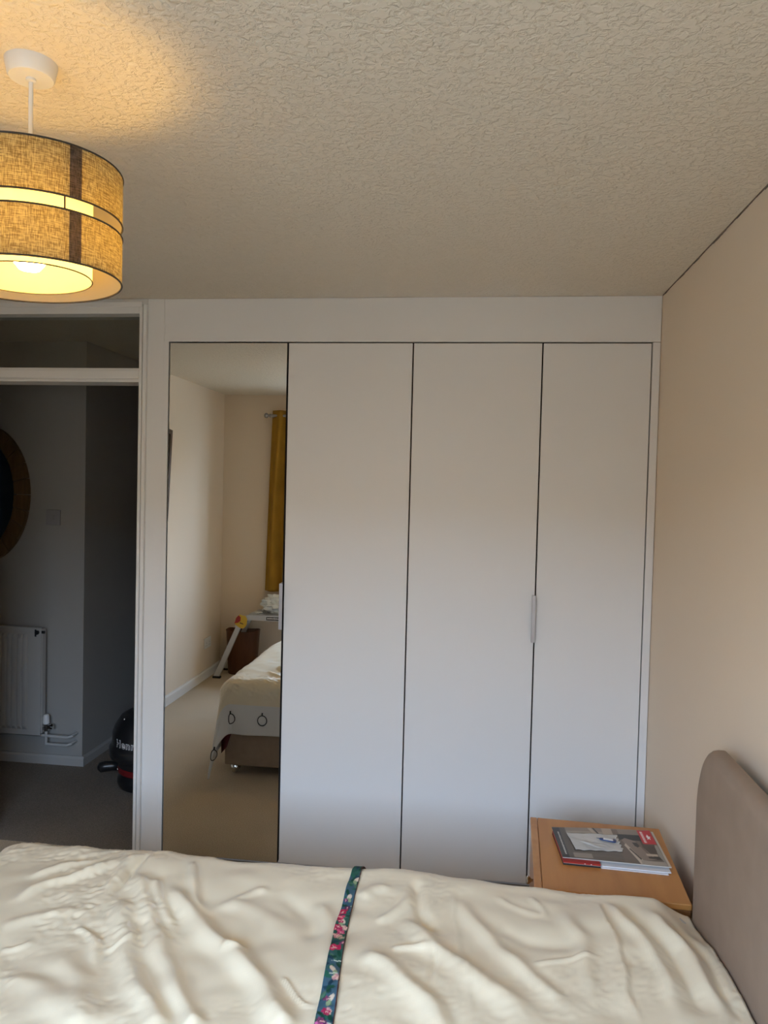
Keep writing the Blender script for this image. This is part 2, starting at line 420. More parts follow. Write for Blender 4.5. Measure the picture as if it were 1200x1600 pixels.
# window behind the camera
wn = MB(); fw = 0.06; y0, y1 = YB - 0.20, YB - 0.13
wn.box(WX0, y0, WZ0, WX0 + fw, y1, WZ1).box(WX1 - fw, y0, WZ0, WX1, y1, WZ1)
wn.box(WX0 + fw, y0, WZ0, WX1 - fw, y1, WZ0 + fw).box(WX0 + fw, y0, WZ1 - fw, WX1 - fw, y1, WZ1)
wm = (WX0 + WX1) / 2; wn.box(wm - 0.03, y0, WZ0 + fw, wm + 0.03, y1, WZ1 - fw)
win = struct(wn.build('window_1', M['white_plastic'], bevel=0.004), 'white framed window behind the camera')
for xa, xb in ((WX0 + fw, wm - 0.03), (wm + 0.03, WX1 - fw)):
    MB().box(xa, y0 + 0.03, WZ0 + fw, xb, y0 + 0.036, WZ1 - fw).build('pane', M['pane'], win)
MB().box(WX0 - 0.04, YB - 0.13, WZ0 - 0.03, WX1 + 0.04, YB + 0.04, WZ0).build('sill', M['gloss'], win, bevel=0.004)
struct(MB().box(-40, -60, -2.9, 40, YB - 0.6, -2.8).build('ground', M['grass']))

struct(MB().prism([(-22.0, -2.8), (-17.0, -2.8), (-17.0, 2.3), (-19.5, 4.6), (-22.0, 2.3)], 'X', -34, 34).build('sky_block_house', [M['brick']]), 'unseen brick houses opposite, added to block the low sky')  # out of view; placed and sized to keep low sky off the upper wardrobe

# dark uneven crack where the right wall meets the ceiling
b = MB(); ys = np.linspace(0.4, D - 0.01, 90)
for i in range(len(ys) - 1):
    t = 0.003 + 0.0022 * math.sin(ys[i] * 23) * math.sin(ys[i] * 7.1) + random.uniform(-0.0012, 0.0012)
    b.box(XR - 0.0035, ys[i], ZC - max(0.0015, t), XR - 0.0002, ys[i + 1] + 0.001, ZC - 0.0002)
struct(b.build('trim_1', M['crack']), 'dark crack along the ceiling and right wall joint')

# ================================================================ WARDROBE
wr = thing('wardrobe', 'white fitted wardrobe wall with one mirrored and three plain doors', 'wardrobe', (-0.31, D + 0.3, 0))
XD = [-1.3134, -0.79957, -0.27846, 0.24043, 0.66232]; ZT = 2.2165; G = 0.0028
b = MB()
b.box(-1.296, D + 0.03, 0.0, -1.278, D + 0.60, 2.39).box(XR - 0.022, D + 0.03, 0, XR - 0.004, D + 0.60, 2.39)
b.box(-1.278, D + 0.585, 0.0, XR - 0.022, D + 0.60, 2.39).box(-1.278, D + 0.03, 0.02, XR - 0.022, D + 0.585, 0.04)
b.box(-1.278, D + 0.03, 2.37, XR - 0.022, D + 0.585, 2.39).box(-0.288, D + 0.03, 0.04, -0.268, D + 0.585, 2.37)
b.build('carcass', M['dark'], wr)
MB().box(-1.338, D, ZT + G, XR - 0.002, D + 0.02, ZC - 0.001).build('top_fascia', M['door'], wr, bevel=0.0012)
MB().box(-1.338, D - 0.004, 0.0, XD[0] - G, D + 0.02, ZT + G).build('filler_strip', M['gloss'], wr, bevel=0.0012)
MB().box(XD[4] + G * 0.6, D, 0.0, XR - 0.002, D + 0.02, ZT + G * 0.4).build('filler_strip', M['door'], wr, bevel=0.0012)
MB().box(XD[0], D + 0.03, 0.0, XD[4], D + 0.045, 0.02).build('plinth', M['door'], wr)
ZB = 0.022
doors = []
for i in range(4):
    d_ = MB().box(XD[i] + G, D, ZB, XD[i + 1] - G, D + 0.02, ZT - G)
    o = d_.build('door', M['dark'] if i == 0 else M['door'], wr, bevel=0.0008 if i == 0 else 0.0015)
    if i == 0:
        o['label'] = 'full height mirrored door'
        MB().box(XD[0] + G + 0.001, D - 0.004, ZB + 0.001, XD[1] - G - 0.001, D - 0.0004, ZT - G - 0.001).build('mirror_glass', M['mirror'], o)
    doors.append(o)
for i, xe, (za, zb) in ((0, XD[1], (1.020, 1.213)), (2, XD[3], (1.016, 1.206))):
    h = MB(); h.box(xe - 0.013, D - 0.020, za, xe - 0.0045, D - 0.0045, zb).box(xe - 0.013, D - 0.0225, za, xe + 0.0015, D - 0.020, zb)
    o = h.build('handle', M['steel'], doors[i], bevel=0.0008); o['label'] = 'slim steel edge pull handle'

# ================================================================ BED
bed = thing('bed', 'double divan bed with taupe base and headboard against the right wall', 'bed', (-0.4, 1.42, 0))
BX0, BX1, BY0, BY1 = -1.365, 0.592, 0.76, 2.145
MB().box(BX0, BY0, 0.055, (BX0 + BX1) / 2 - 0.002, BY1, 0.33).build('divan_base', M['divan'], bed, bevel=0.012)
MB().box((BX0 + BX1) / 2 + 0.002, BY0, 0.055, BX1, BY1, 0.33).build('divan_base', M['divan'], bed, bevel=0.012)
MB().box(BX0 + 0.01, BY0 + 0.01, 0.332, BX1, BY1 - 0.03, 0.498).build('mattress', M['mattress'], bed, bevel=0.04, seg=4)
for x in (BX0 + 0.05, BX1 - 0.05):
    for y in (BY0 + 0.05, BY1 - 0.05):
        c = MB(); c.tube([(x - 0.012, y, 0.026), (x + 0.012, y, 0.026)], 0.026, 18)
        c.lathe([(0.004, 0.050), (0.022, 0.044), (0.029, 0.030), (0.028, 0.018), (0.02, 0.008)], 20, (x, y, 0.006))
        c.lathe([(0.012, 0.048), (0.012, 0.058)], 14, (x, y, 0), caps=True)
        c.build('caster', M['chrome'], bed, smooth=40)['label'] = 'ball caster in shiny metal'
# headboard: upholstered slab with well rounded upper corners and a dark sheet painted as the shadow gap behind it
def head_outline(ya, yb, z0, z1, r, n=14):
    pts = [(ya, z0)]
    for k in range(n + 1):
        a = PI - PI / 2 * k / n; pts.append((ya + r[0] + r[0] * math.cos(a), z1 - r[1] + r[1] * math.sin(a)))
    for k in range(n + 1):
        a = PI / 2 - PI / 2 * k / n; pts.append((yb - r[0] + r[0] * math.cos(a), z1 - r[1] + r[1] * math.sin(a)))
    pts.append((yb, z0)); return pts
hb = MB(); HX0, HX1 = 0.607, 0.650
nseg = 5; ol = []
for k in range(nseg + 1):                       # rounded cushion front
    a = PI / 2 * k / nseg; ol.append((HX0 + 0.030 * (1 - math.sin(a)), 0.030 * (1 - math.cos(a))))
rings = [(HX1, 0.0)] + [(x, ins) for x, ins in ol]
vs = []; base = None
for x, ins in rings:
    o_ = head_outline(0.72 + ins, 2.142 - ins, 0.30, 0.968 - ins, (0.12, 0.17))
    vs += [(x, y, z) for y, z in o_]; base = len(o_)
fs = []
for i in range(len(rings) - 1):
    for k in range(base): fs.append((i * base + k, i * base + (k + 1) % base, (i + 1) * base + (k + 1) % base, (i + 1) * base + k))
fs.append(tuple(range(base))); fs.append(tuple(range((len(rings) - 1) * base, len(rings) * base))[::-1])
hb.add(vs, fs); hbo = hb.build('headboard', M['headboard'], bed, smooth=50); hbo['label'] = 'taupe padded headboard'
MB().prism(head_outline(0.74, 2.118, 0.05, 0.945, (0.11, 0.16)), 'X', HX1 + 0.0005, HX1 + 0.012).build('gap_shadow_sheet', M['dark'], hbo)

# ================================================================ DUVET (one sheet: bed top, rolled edges, hanging sides)
FOLDS = [
 ([(-0.913,1.994),(-0.82,1.843),(-0.729,1.703),(-0.656,1.604),(-0.539,1.437)],0.013,0.022,0),
 ([(-0.895,1.862),(-0.779,1.656),(-0.697,1.531),(-0.614,1.425)],0.012,0.028,0),
 ([(-0.81,1.959),(-0.728,1.859),(-0.657,1.782),(-0.56,1.692),(-0.453,1.592),(-0.362,1.465)],0.016,0.026,0),
 ([(-0.785,2.071),(-0.722,1.923),(-0.685,1.866),(-0.655,1.847)],0.01,0.014,0),
 ([(-0.852,1.962),(-0.765,1.822),(-0.708,1.746)],0.01,0.014,0),
 ([(-0.926,2.093),(-0.925,2.021),(-0.926,1.963),(-0.914,1.865)],-0.01,0.009,0),
 ([(-0.948,2.07),(-0.956,1.986),(-0.948,1.878)],0.007,0.014,0),
 ([(-1.155,1.793),(-1.123,1.855),(-1.081,1.923),(-0.972,2.039)],0.01,0.016,0),
 ([(-1.194,1.91),(-1.144,1.983),(-1.043,2.046)],0.006,0.014,0),
 ([(-1.114,1.679),(-1.055,1.744),(-0.978,1.787)],0.005,0.02,0),
 ([(-0.938,1.63),(-0.835,1.53),(-0.752,1.403)],0.008,0.03,0),
 ([(-0.997,1.526),(-0.891,1.5),(-0.776,1.4)],0.006,0.03,0),
 ([(0.343,2.078),(0.355,1.922),(0.362,1.769),(0.366,1.68),(0.363,1.58)],0.012,0.0,1),
 ([(-0.043,2.055),(-0.02,1.86),(0.005,1.735),(0.022,1.545)],0.0035,0.0,1),
 ([(-0.246,1.718),(-0.18,1.67),(-0.101,1.584),(-0.043,1.515)],0.012,0.026,0),
 ([(-0.167,1.893),(-0.055,1.75),(0.02,1.679),(0.101,1.596),(0.15,1.546)],0.013,0.028,0),
 ([(-0.029,2.008),(0.019,1.895),(0.08,1.797),(0.149,1.711),(0.206,1.593)],0.009,0.022,0),
 ([(-0.141,2.073),(-0.126,1.929),(-0.059,1.84)],-0.008,0.014,0),
 ([(-0.173,1.738),(-0.123,1.761),(-0.077,1.769)],0.006,0.008,0),
 ([(-0.077,1.769),(-0.065,1.724),(-0.077,1.631)],-0.004,0.008,0),
 ([(0.159,1.75),(0.225,1.769),(0.315,1.79)],0.003,0.006,0),
 ([(0.408,2.066),(0.442,1.989),(0.47,1.9),(0.494,1.791),(0.489,1.619)],-0.009,0.018,0),
 ([(0.352,2.079),(0.388,2.0),(0.423,1.892),(0.447,1.771),(0.442,1.611)],0.008,0.016,0),
 ([(0.472,2.055),(0.5,1.932),(0.527,1.808),(0.535,1.665),(0.529,1.606)],0.008,0.016,0),
 ([(0.517,2.037),(0.552,1.927),(0.568,1.779),(0.565,1.64)],-0.006,0.012,0),
 ([(0.086,2.044),(0.119,2.001),(0.214,1.956)],0.003,0.012,0),
 ([(0.172,2.059),(0.2,1.99),(0.21,1.95)],0.003,0.008,0),
 ([(-0.633,1.906),(-0.533,1.861),(-0.448,1.789)],0.006,0.03,0),
 ([(-0.51,1.959),(-0.405,1.883),(-0.344,1.753)],-0.006,0.03,0),
 ([(-0.401,1.611),(-0.371,1.562),(-0.332,1.533),(-0.305,1.534)],0.005,0.005,0),
 ([(-0.285,1.965),(-0.241,2.022),(-0.188,2.014)],0.006,0.018,0),
 ([(-0.227,1.854),(-0.176,1.906),(-0.151,1.988)],0.006,0.014,0),
 ([(-0.948,1.734),(-0.884,1.69),(-0.828,1.599)],0.006,0.012,0),
 ([(-0.837,1.647),(-0.79,1.68),(-0.785,1.72)],0.005,0.008,0),
 ([(-1.067,1.609),(-1.029,1.61),(-1.01,1.643)],0.004,0.007,0),
 ([(-0.575,1.69),(-0.523,1.673),(-0.509,1.7)],0.006,0.01,0),
 ([(-0.6,1.912),(-0.565,1.967),(-0.527,1.957)],0.005,0.014,0),
 ([(0.25,1.992),(0.28,1.856),(0.279,1.645)],0.007,0.022,0),
 ([(0.067,1.903),(0.172,1.838),(0.262,1.827)],-0.005,0.025,0),
 ([(-0.385,1.948),(-0.337,1.836),(-0.32,1.636)],0.005,0.02,0),
]

U_HEAD, U_EDGE = 0.600, -1.325          # head end, start of the foot roll
V_NEAR, V_FAR = 0.82, 2.087             # start of the rolls on the two long sides
RF = 0.085; OV_FAR, OV_FOOT, OV_NEAR = 0.345, 0.45, 0.34
def smooth(a, b, x):
    t = np.clip((x - a) / (b - a), 0, 1); return t * t * (3 - 2 * t)
def noise_field(seed, n, fmin, fmax, aniso=(1, 1)):
    r = np.random.default_rng(seed)
    f = np.exp(r.uniform(np.log(fmin), np.log(fmax), n)); a = r.uniform(0, 2 * PI, n); p = r.uniform(0, 2 * PI, n)
    kx, ky = f * np.cos(a) * aniso[0], f * np.sin(a) * aniso[1]
    def fn(x, y):
        s = np.zeros_like(x)
        for i in range(n): s += np.sin(2 * PI * (kx[i] * x + ky[i] * y) + p[i]) / f[i] ** 0.6
        return s / (np.sqrt(n) * (fmin * fmax) ** -0.3)
    return fn
N_LOW = noise_field(3, 12, 1.2, 4.0); N_MID = noise_field(5, 24, 5, 14); N_WX = noise_field(8, 10, 3, 8); N_WY = noise_field(9, 10, 3, 8)
N_HI = noise_field(15, 30, 16, 38)
def polyline_sd(x, y, pts):
    """distance, signed side and fraction along the line"""
    best = np.full(x.shape, 1e9); side = np.zeros(x.shape); frac = np.zeros(x.shape)
    P = np.array(pts); L = np.r_[0, np.cumsum(np.hypot(*np.diff(P, axis=0).T))]
    for i in range(len(P) - 1):
        d = P[i + 1] - P[i]; ll = d @ d
        t = ((x - P[i, 0]) * d[0] + (y - P[i, 1]) * d[1]) / ll; tc_ = np.clip(t, 0, 1)
        dx = x - (P[i, 0] + tc_ * d[0]); dy = y - (P[i, 1] + tc_ * d[1]); ds = np.hypot(dx, dy)
        m_ = ds < best
        best = np.where(m_, ds, best); side = np.where(m_, np.sign(d[0] * dy - d[1] * dx), side)
        frac = np.where(m_, (L[i] + tc_ * math.sqrt(ll)) / L[-1], frac)
    return best, side, frac
def chaikin(p, n=2):
    for _ in range(n):
        q = [p[0]]
        for a, b_ in zip(p[:-1], p[1:]):
            q += [(0.75 * a[0] + 0.25 * b_[0], 0.75 * a[1] + 0.25 * b_[1]), (0.25 * a[0] + 0.75 * b_[0], 0.25 * a[1] + 0.75 * b_[1])]
        p = q + [p[-1]]
    return p
def fold_height(u, v):
    xw = u + 0.006 * N_WX(u, v); yw = v + 0.006 * N_WY(u, v)
    h = 0.0055 * N_LOW(u, v) + 0.0019 * N_MID(xw, yw)
    h -= (0.0012 + 0.0016 * smooth(-0.55, -0.95, u)) * np.abs(N_HI(xw, yw)) * smooth(-0.3, 0.5, N_LOW(u + 3, v))
    for pts, amp, wd, kind in FOLDS:
        P = chaikin(pts); d, sd, fr = polyline_sd(xw, yw, P)
        # folds that leave the picture run on down the bed; the others fade out at both ends
        near_end = 1.0 - 0.85 * smooth(0.75, 1.0, fr) * (pts[-1][1] > 1.52)
        ends = smooth(0.0, 0.18, fr) * near_end
        if kind == 0:
            h += 1.85 * amp * ends * (np.exp(-(d / wd) ** 2) - 0.25 * np.exp(-(d / (2.2 * wd)) ** 2))
        else:
            s_ = d * sd
            h += amp * ends * np.exp(-np.maximum(0, s_) / 0.004) * np.exp(-np.maximum(0, -s_) / 0.07)
    return h
def sheet_base(u, v):
    a = np.maximum(0, U_EDGE - u)                          # past the foot edge
    bf = np.maximum(0, v - V_FAR); bn = np.maximum(0, V_NEAR - v)
    bb = bf + bn; sgn = np.where(bf > 0, 1.0, -1.0)
    r = np.hypot(a, bb); rs = np.where(r > 1e-9, r, 1)
    q = RF * PI / 2
    off = np.where(r < q, RF * np.sin(np.minimum(r, q) / RF), RF + 0.02 * (r - q))
    drop = np.where(r < q, RF * (1 - np.cos(np.minimum(r, q) / RF)), RF + (r - q) * 0.995)
    s2 = 2 * a * bb / (rs * rs)                             # 1 on the corner diagonal
    off = off + 0.05 * np.maximum(0, r - q) * s2 ** 2
    fl = 0.30 * np.maximum(0, r - q) * s2 ** 2               # the corner swings out as one pointed fold
    x = np.where(a > 0, U_EDGE, u) - off * a / rs
    y = np.where(bf > 0, V_FAR, np.where(bn > 0, V_NEAR, v)) + sgn * (off * bb / rs + fl)
    z = 0.537 - drop
    # sags towards the headboard and its far corner
    sag = 0.040 * smooth(0.50, 0.60, u) * smooth(1.70, 2.12, np.clip(v, 0, 2.14)) + 0.012 * smooth(0.45, 0.60, u)
    z = z - sag * (1 - smooth(0.0, 0.25, r))
    return np.stack([x, y, z], -1)
def sheet(u, v, lift=0.0):
    e = 0.004
    p = sheet_base(u, v)
    du = sheet_base(u + e, v) - sheet_base(u - e, v); dv = sheet_base(u, v + e) - sheet_base(u, v - e)
    n = np.cross(du, dv); n /= np.linalg.norm(n, axis=-1, keepdims=True) + 1e-12
    h = fold_height(u, v)
    hang = np.maximum(0, np.hypot(np.maximum(0, U_EDGE - u), np.maximum(0, v - V_FAR) + np.maximum(0, V_NEAR - v)) - 0.12)
    h = h * (1 - 0.75 * smooth(0, 0.12, hang)) + 0.006 * np.sin(u * 31 + 2 * np.sin(u * 9)) * smooth(0.02, 0.2, hang) * (u > U_EDGE)
    h = np.maximum(h, -0.02)
    return p + n * (h + lift)[..., None]
us = np.linspace(U_EDGE - OV_FOOT, U_HEAD, 400); vs_ = np.linspace(V_NEAR - OV_NEAR, V_FAR + OV_FAR, 330)
UU, VV = np.meshgrid(us, vs_, indexing='ij')
PP = sheet(UU, VV)
b = MB(); b.grid(PP[..., 0], PP[..., 1], PP[..., 2])
band = np.maximum(np.maximum(VV - V_FAR, V_NEAR - VV) / (OV_FAR - 0.172), (U_EDGE - UU) / (OV_FOOT - 0.172)) > 1
bc = (band[:-1, :-1]).ravel(); b.m = bc.astype(int).tolist()
duv = b.build('duvet', [M['duvet'], M['duvet_band']], smooth=True)
tag(duv, 'rumpled cream duvet with ring trimmed white hem spread over the bed', 'duvet')
solid(duv, 0.012)
# ring ornaments printed on the hem band
def ring_on(u, v, along, rad=0.025):
    t = np.linspace(0, 2 * PI, 33)[:-1]
    if along == 'u': ua, va = u + rad * np.cos(t), v + rad * np.sin(t) * 1.1
    else: ua, va = u - rad * np.sin(t) * 1.1, v + rad * np.cos(t)
    rb = MB(); pth = sheet(ua, va, 0.001)
    pth = [tuple(p) for p in pth]; rb.tube(pth + pth[:1], 0.0026, 6, caps=False)
    if along == 'u': kk = sheet(np.array([u - 0.001, u + 0.0]), np.array([v - rad * 1.1, v - rad * 1.1 - 0.016]), 0.001)
    else: kk = sheet(np.array([u + rad * 1.1, u + rad * 1.1 + 0.016]), np.array([v, v]), 0.001)
    rb.tube([tuple(p) for p in kk], 0.004, 6)
    rb.build('ring', M['black_matt'], duv, smooth=True)
RB = OV_FAR - 0.085
for u in (-1.325, -1.143, -0.960, -0.777, -0.594, -0.41, -0.225, -0.04, 0.145): ring_on(u, V_FAR + RB, 'u')
def ring_on_corner(r0, th0, rad):
    t = np.linspace(0, 2 * PI, 33)[:-1]
    def at(dt, dr):
        r = r0 + dr; th = th0 + dt / 0.15
        return sheet(U_EDGE - r * np.sin(th), V_FAR + r * np.cos(th), 0.001)
    pth = [tuple(p) for p in at(rad * np.cos(t), rad * 1.1 * np.sin(t))]
    rb = MB(); rb.tube(pth + pth[:1], 0.0026, 6, caps=False)
    rb.tube([tuple(p) for p in at(np.array([0.0, 0.0]), np.array([-rad * 1.1, -rad * 1.1 - 0.016]))], 0.004, 6)
    rb.build('ring', M['black_matt'], duv, smooth=True)
ring_on_corner(0.44, 0.66, 0.024)
for v in (1.95, 1.75, 1.55, 1.35, 1.15, 0.95): ring_on(U_EDGE - 0.37, v, 'v')

# dark red blanket edge hanging out below the duvet at the foot corner
u2 = np.linspace(BX0 - 0.016, BX1 - 0.1, 60); t2 = np.linspace(0, 1, 10)
A, T = np.meshgrid(u2, t2, indexing='ij')
low = 0.262 - 0.145 * np.exp(-((A - (BX0 - 0.01)) / 0.034) ** 4) + 0.004 * np.sin(A * 40)
b = MB(); b.grid(A, BY1 + 0.006 + 0.004 * np.sin(A * 55) * T, 0.325 + (low - 0.325) * T)
o = b.build('blanket', M['maroon'], smooth=True); solid(o, 0.003, 0)
tag(o, 'dark red blanket edge hanging below the duvet beside the taupe base', 'blanket')

# ================================================================ FLORAL RIBBON
nu, nv = 26, 420
vv = np.linspace(0.95, 2.24, nv); s = np.linspace(-1, 1, nu)
SS, RV = np.meshgrid(s, vv, indexing='ij')
cx = np.interp(RV, [0.95, 1.47, 1.68, 1.80, 1.98, 2.09, 2.25], [-0.235, -0.2775, -0.2935, -0.3035, -0.309, -0.3095, -0.297])
hw = np.interp(RV, [0.95, 1.47, 1.68, 1.80, 1.98, 2.09], [0.020, 0.0195, 0.0165, 0.0160, 0.0140, 0.0135])
RP = sheet(cx + SS * hw, RV, 0.006)
RP[..., 2] += 0.003 * np.sin(RV * 37) * SS
b = MB(); b.grid(RP[..., 0], RP[..., 1], RP[..., 2])
rib = b.build('ribbon', M['print_fabric'], smooth=True); solid(rib, 0.003, -1)
tag(rib, 'teal floral ribbon laid across the cream duvet towards the wardrobe', 'ribbon')
g = np.random.default_rng(21)
rx = SS * hw; ry = 0.95 + (RV - 0.95) * (1.08 / 1.14)                                       # metric coordinates on the ribbon
col = np.empty(SS.shape + (3,)); blue_w = smooth(-0.4, 0.4, np.sin(ry * 17 + 0.6) + 0.5 * np.sin(rx * 160 + ry * 40))[..., None]
col[:] = np.array(lin((44, 90, 78))) * (1 - blue_w) + np.array(lin((66, 98, 116))) * blue_w
def blob(x0, y0, ra, rb_, ang, c):
    dx, dy = rx - x0, ry - y0; ca, sa = math.cos(ang), math.sin(ang)
    q = ((dx * ca + dy * sa) / ra) ** 2 + ((-dx * sa + dy * ca) / rb_) ** 2
    w_ = smooth(1.15, 0.8, q)[..., None]
    col[:] = col * (1 - w_) + np.array(lin(c)) * w_
def flower(x0, y0, r_, c, c2):
    for k in range(5):
        a = 2 * PI * k / 5 + g.uniform(0, 1); blob(x0 + 0.55 * r_ * math.cos(a), y0 + 0.55 * r_ * math.sin(a), 0.55 * r_, 0.42 * r_, a, c if k % 2 else c2)
    for k in range(4):
        a = g.uniform(0, 6.28); blob(x0 + 0.4 * r_ * math.cos(a), y0 + 0.4 * r_ * math.sin(a), 0.28 * r_, 0.07 * r_, a, (238, 190, 190))
    blob(x0, y0, 0.22 * r_, 0.22 * r_, 0, (236, 180, 170))
for k in range(150):
    blob(g.uniform(-.02, .02), g.uniform(0.95, 2.05), 0.011, 0.0045, g.uniform(0, 3.14), [(24, 70, 54), (40, 100, 82), (84, 120, 100), (30, 62, 80)][k % 4])
for y0 in (1.985, 1.905, 1.80, 1.60, 1.515, 1.20, 1.05):
    blob(g.uniform(-.001, .008), y0, 0.006, 0.011, g.uniform(-.6, .6), (222, 206, 186))
    blob(g.uniform(-.004, .006), y0 - 0.012, 0.005, 0.009, g.uniform(-.6, .6), (150, 170, 130))
for y0 in (1.865, 1.63, 1.585, 1.45, 1.1): blob(0.004, y0, 0.012, 0.0016, 0.25, (206, 220, 205))
for y0, x0, r_, c, c2 in ((1.842, -0.007, 0.0135, (214, 46, 92), (190, 34, 78)), (1.815, -0.010, 0.012, (206, 40, 84), (224, 70, 110)),
                          (1.765, -0.011, 0.012, (206, 36, 78), (180, 30, 66)), (1.735, -0.006, 0.012, (196, 120, 130), (220, 170, 160)),
                          (1.725, 0.006, 0.010, (176, 150, 130), (150, 160, 130)), (1.675, -0.006, 0.0155, (222, 56, 104), (196, 36, 84)),
                          (1.44, -0.004, 0.014, (196, 70, 150), (214, 110, 170)), (1.33, 0.003, 0.014, (214, 46, 92), (190, 34, 78)),
                          (1.86, 0.002, 0.009, (110, 56, 96), (96, 50, 90)), (1.16, -0.004, 0.015, (206, 40, 84), (190, 34, 78)), (1.0, 0.004, 0.014, (196, 70, 150), (214, 46, 92))):
    flower(x0, y0, r_, c, c2)
for k in range(26):
    y_ = g.uniform(0.95, 1.9); flower(g.uniform(-.012, .012), y_, g.uniform(.006, .011), [(196, 60, 110), (170, 40, 80), (140, 70, 110), (200, 150, 150)][k % 4], [(214, 90, 130), (190, 50, 96), (110, 60, 100), (220, 190, 170)][k % 4])
col[SS > 0.86] = lin((84, 52, 50))
paint(rib, np.clip(col, 0, 1).reshape(-1, 3))

# ================================================================ BEDSIDE TABLE
ns = thing('bedside_table', 'oak coloured bedside table in the corner beside the headboard', 'bedside table', (0.419, 2.436, 0))
ns.rotation_euler = (0, 0, math.radians(-2.5))
w2, d2, HN = 0.2145, 0.241, 0.48
ls = dict(parent=ns, local=True)
MB().box(-w2 + 0.022, -d2, 0.02, w2, -d2 + 0.016, HN - 0.020).build('side_panel', M['beech_dark'], bevel=0.001, **ls)
MB().box(-w2 + 0.022, d2 - 0.016, 0.02, w2, d2, HN - 0.020).build('side_panel', M['beech_dark'], bevel=0.001, **ls)
MB().box(w2 - 0.008, -d2 + 0.017, 0.03, w2 - 0.001, d2 - 0.017, HN - 0.021).build('back_panel', M['beech_dark'], **ls)
MB().box(-w2 + 0.0225, -d2 - 0.003, HN - 0.0185, w2 + 0.002, d2 + 0.002, HN).build('top_panel', M['beech'], bevel=0.003, **ls)
MB().box(-w2 - 0.002, -d2 - 0.003, HN - 0.0185, -w2 + 0.0215, d2 + 0.002, HN).build('front_lipping', M['beech_x'], bevel=0.003, **ls)
MB().box(-w2 + 0.02, -d2 + 0.02, 0.0, w2 - 0.02, d2 - 0.02, 0.028).build('plinth', M['beech_dark'], **ls)
for za, zb in ((0.310, 0.4600), (0.170, 0.307), (0.030, 0.167)):
    dw = MB().box(-w2 + 0.002, -d2, za, -w2 + 0.020, d2, zb).build('drawer', M['beech_x'], bevel=0.002, **ls)
    for y in (-0.135,):
        k = MB(); zc = zb - 0.014
        R_ = [(0.0, 0.004), (0.007, 0.004), (0.010, 0.006), (0.014, 0.0105), (0.019, 0.0125), (0.022, 0.011), (0.0235, 0.006)]
        k.tube([(-w2 + 0.002 - t, y, zc) for t, _ in R_], [r for _, r in R_], 18)
        k.build('knob', M['chrome'], dw, smooth=40, local=True)

# ================================================================ MAGAZINES
TL, TR, BR, BL = (0.276, 2.577), (0.601, 2.606), (0.604, 2.362), (0.290, 2.372)
def quad(u, v):
    a = np.multiply.outer((1 - u) * (1 - v), TL) + np.multiply.outer(u * (1 - v), TR) + np.multiply.outer(u * v, BR) + np.multiply.outer((1 - u) * v, BL)
    return a[..., 0], a[..., 1]
def slab(u0, v0, u1, v1, z0, z1, mb=None, mi=0, du=0.0, dv=0.0):
    mb = mb or MB()
    cs = []
    for z in (z0, z1):
        for u, v in ((u0, v0), (u0, v1), (u1, v1), (u1, v0)):
            x, y = quad(np.array(u), np.array(v)); cs.append((float(x), float(y), z))
    return mb.add(cs, [(0, 1, 2, 3), (7, 6, 5, 4), (0, 4, 5, 1), (1, 5, 6, 2), (2, 6, 7, 3), (3, 7, 4, 0)], mi)
ZN = HN
o = slab(0.36, 0.10, 0.985, 1.085, ZN + 0.0003, ZN + 0.0028).build('leaflet', M['paper'], bevel=0.0004)
tag(o, 'white leaflet lowest in the pile on the bedside table', 'leaflet')
o = slab(0.37, 0.08, 1.015, 1.055, ZN + 0.0032, ZN + 0.0062).build('leaflet', M['paper'], bevel=0.0004)
tag(o, 'white leaflet second from the bottom of the pile', 'leaflet')
bk = thing('booklet', 'red and black booklet sticking out under the catalogue at its left', 'booklet', (0.32, 2.45, ZN))
slab(0.0, 0.08, 0.355, 1.075, ZN + 0.0003, ZN + 0.0052).build('back_cover', M['black_matt'], bk)
slab(0.002, 0.08, 0.355, 1.075, ZN + 0.0054, ZN + 0.0060).build('pages', M['cream_paper'], bk)
slab(0.0, 0.08, 0.355, 1.075, ZN + 0.0062, ZN + 0.0115).build('front_cover', M['red_sticker'], bk)
for u in (0.20, 0.26): slab(u, 1.0752, u + 0.012, 1.0765, ZN + 0.008, ZN + 0.0095).build('mark', M['white_ink'], bk)
ct = thing('catalogue', 'glossy catalogue with grey room photo and red corner badge, topmost magazine', 'magazine', (0.43, 2.48, ZN))
slab(0.004, 0.004, 1.03, 0.985, ZN + 0.0120, ZN + 0.0150).build('pages', M['cream_paper'], ct, bevel=0.0004)
nu, nv = 220, 170
u, v = np.meshgrid(np.linspace(0, 1, nu), np.linspace(0, 1, nv), indexing='ij')
X, Y = quad(u, v)
Zc = ZN + 0.0172 + 0.0022 * np.sin(u * PI) * (1 - 0.4 * v) - 0.001 * smooth(0.9, 1, v) + 0.0012 * smooth(0.88, 1, u)
b = MB(); b.grid(X, Y, Zc); cv = b.build('cover', M['print'], ct, smooth=True); solid(cv, 0.0008, 0)
pc = np.empty((nu, nv, 3)); pc[:] = lin((112, 101, 90))
def rect(u0, v0, u1, v1, c, soft=0.004):
    m_ = (smooth(u0 - soft, u0 + soft, u) * smooth(u1 + soft, u1 - soft, u) * smooth(v0 - soft, v0 + soft, v) * smooth(v1 + soft, v1 - soft, v))[..., None]
    pc[:] = pc * (1 - m_) + np.array(lin(c)) * m_
def poly(pts, c):
    ins = np.zeros(u.shape, bool); n = len(pts)
    for i in range(n):
        (xa, ya), (xb, yb) = pts[i], pts[(i + 1) % n]
        if ya == yb: continue
        cnd = ((ya > v) != (yb > v)) & (u < (xb - xa) * (v - ya) / (yb - ya) + xa); ins ^= cnd
    pc[ins] = lin(c)
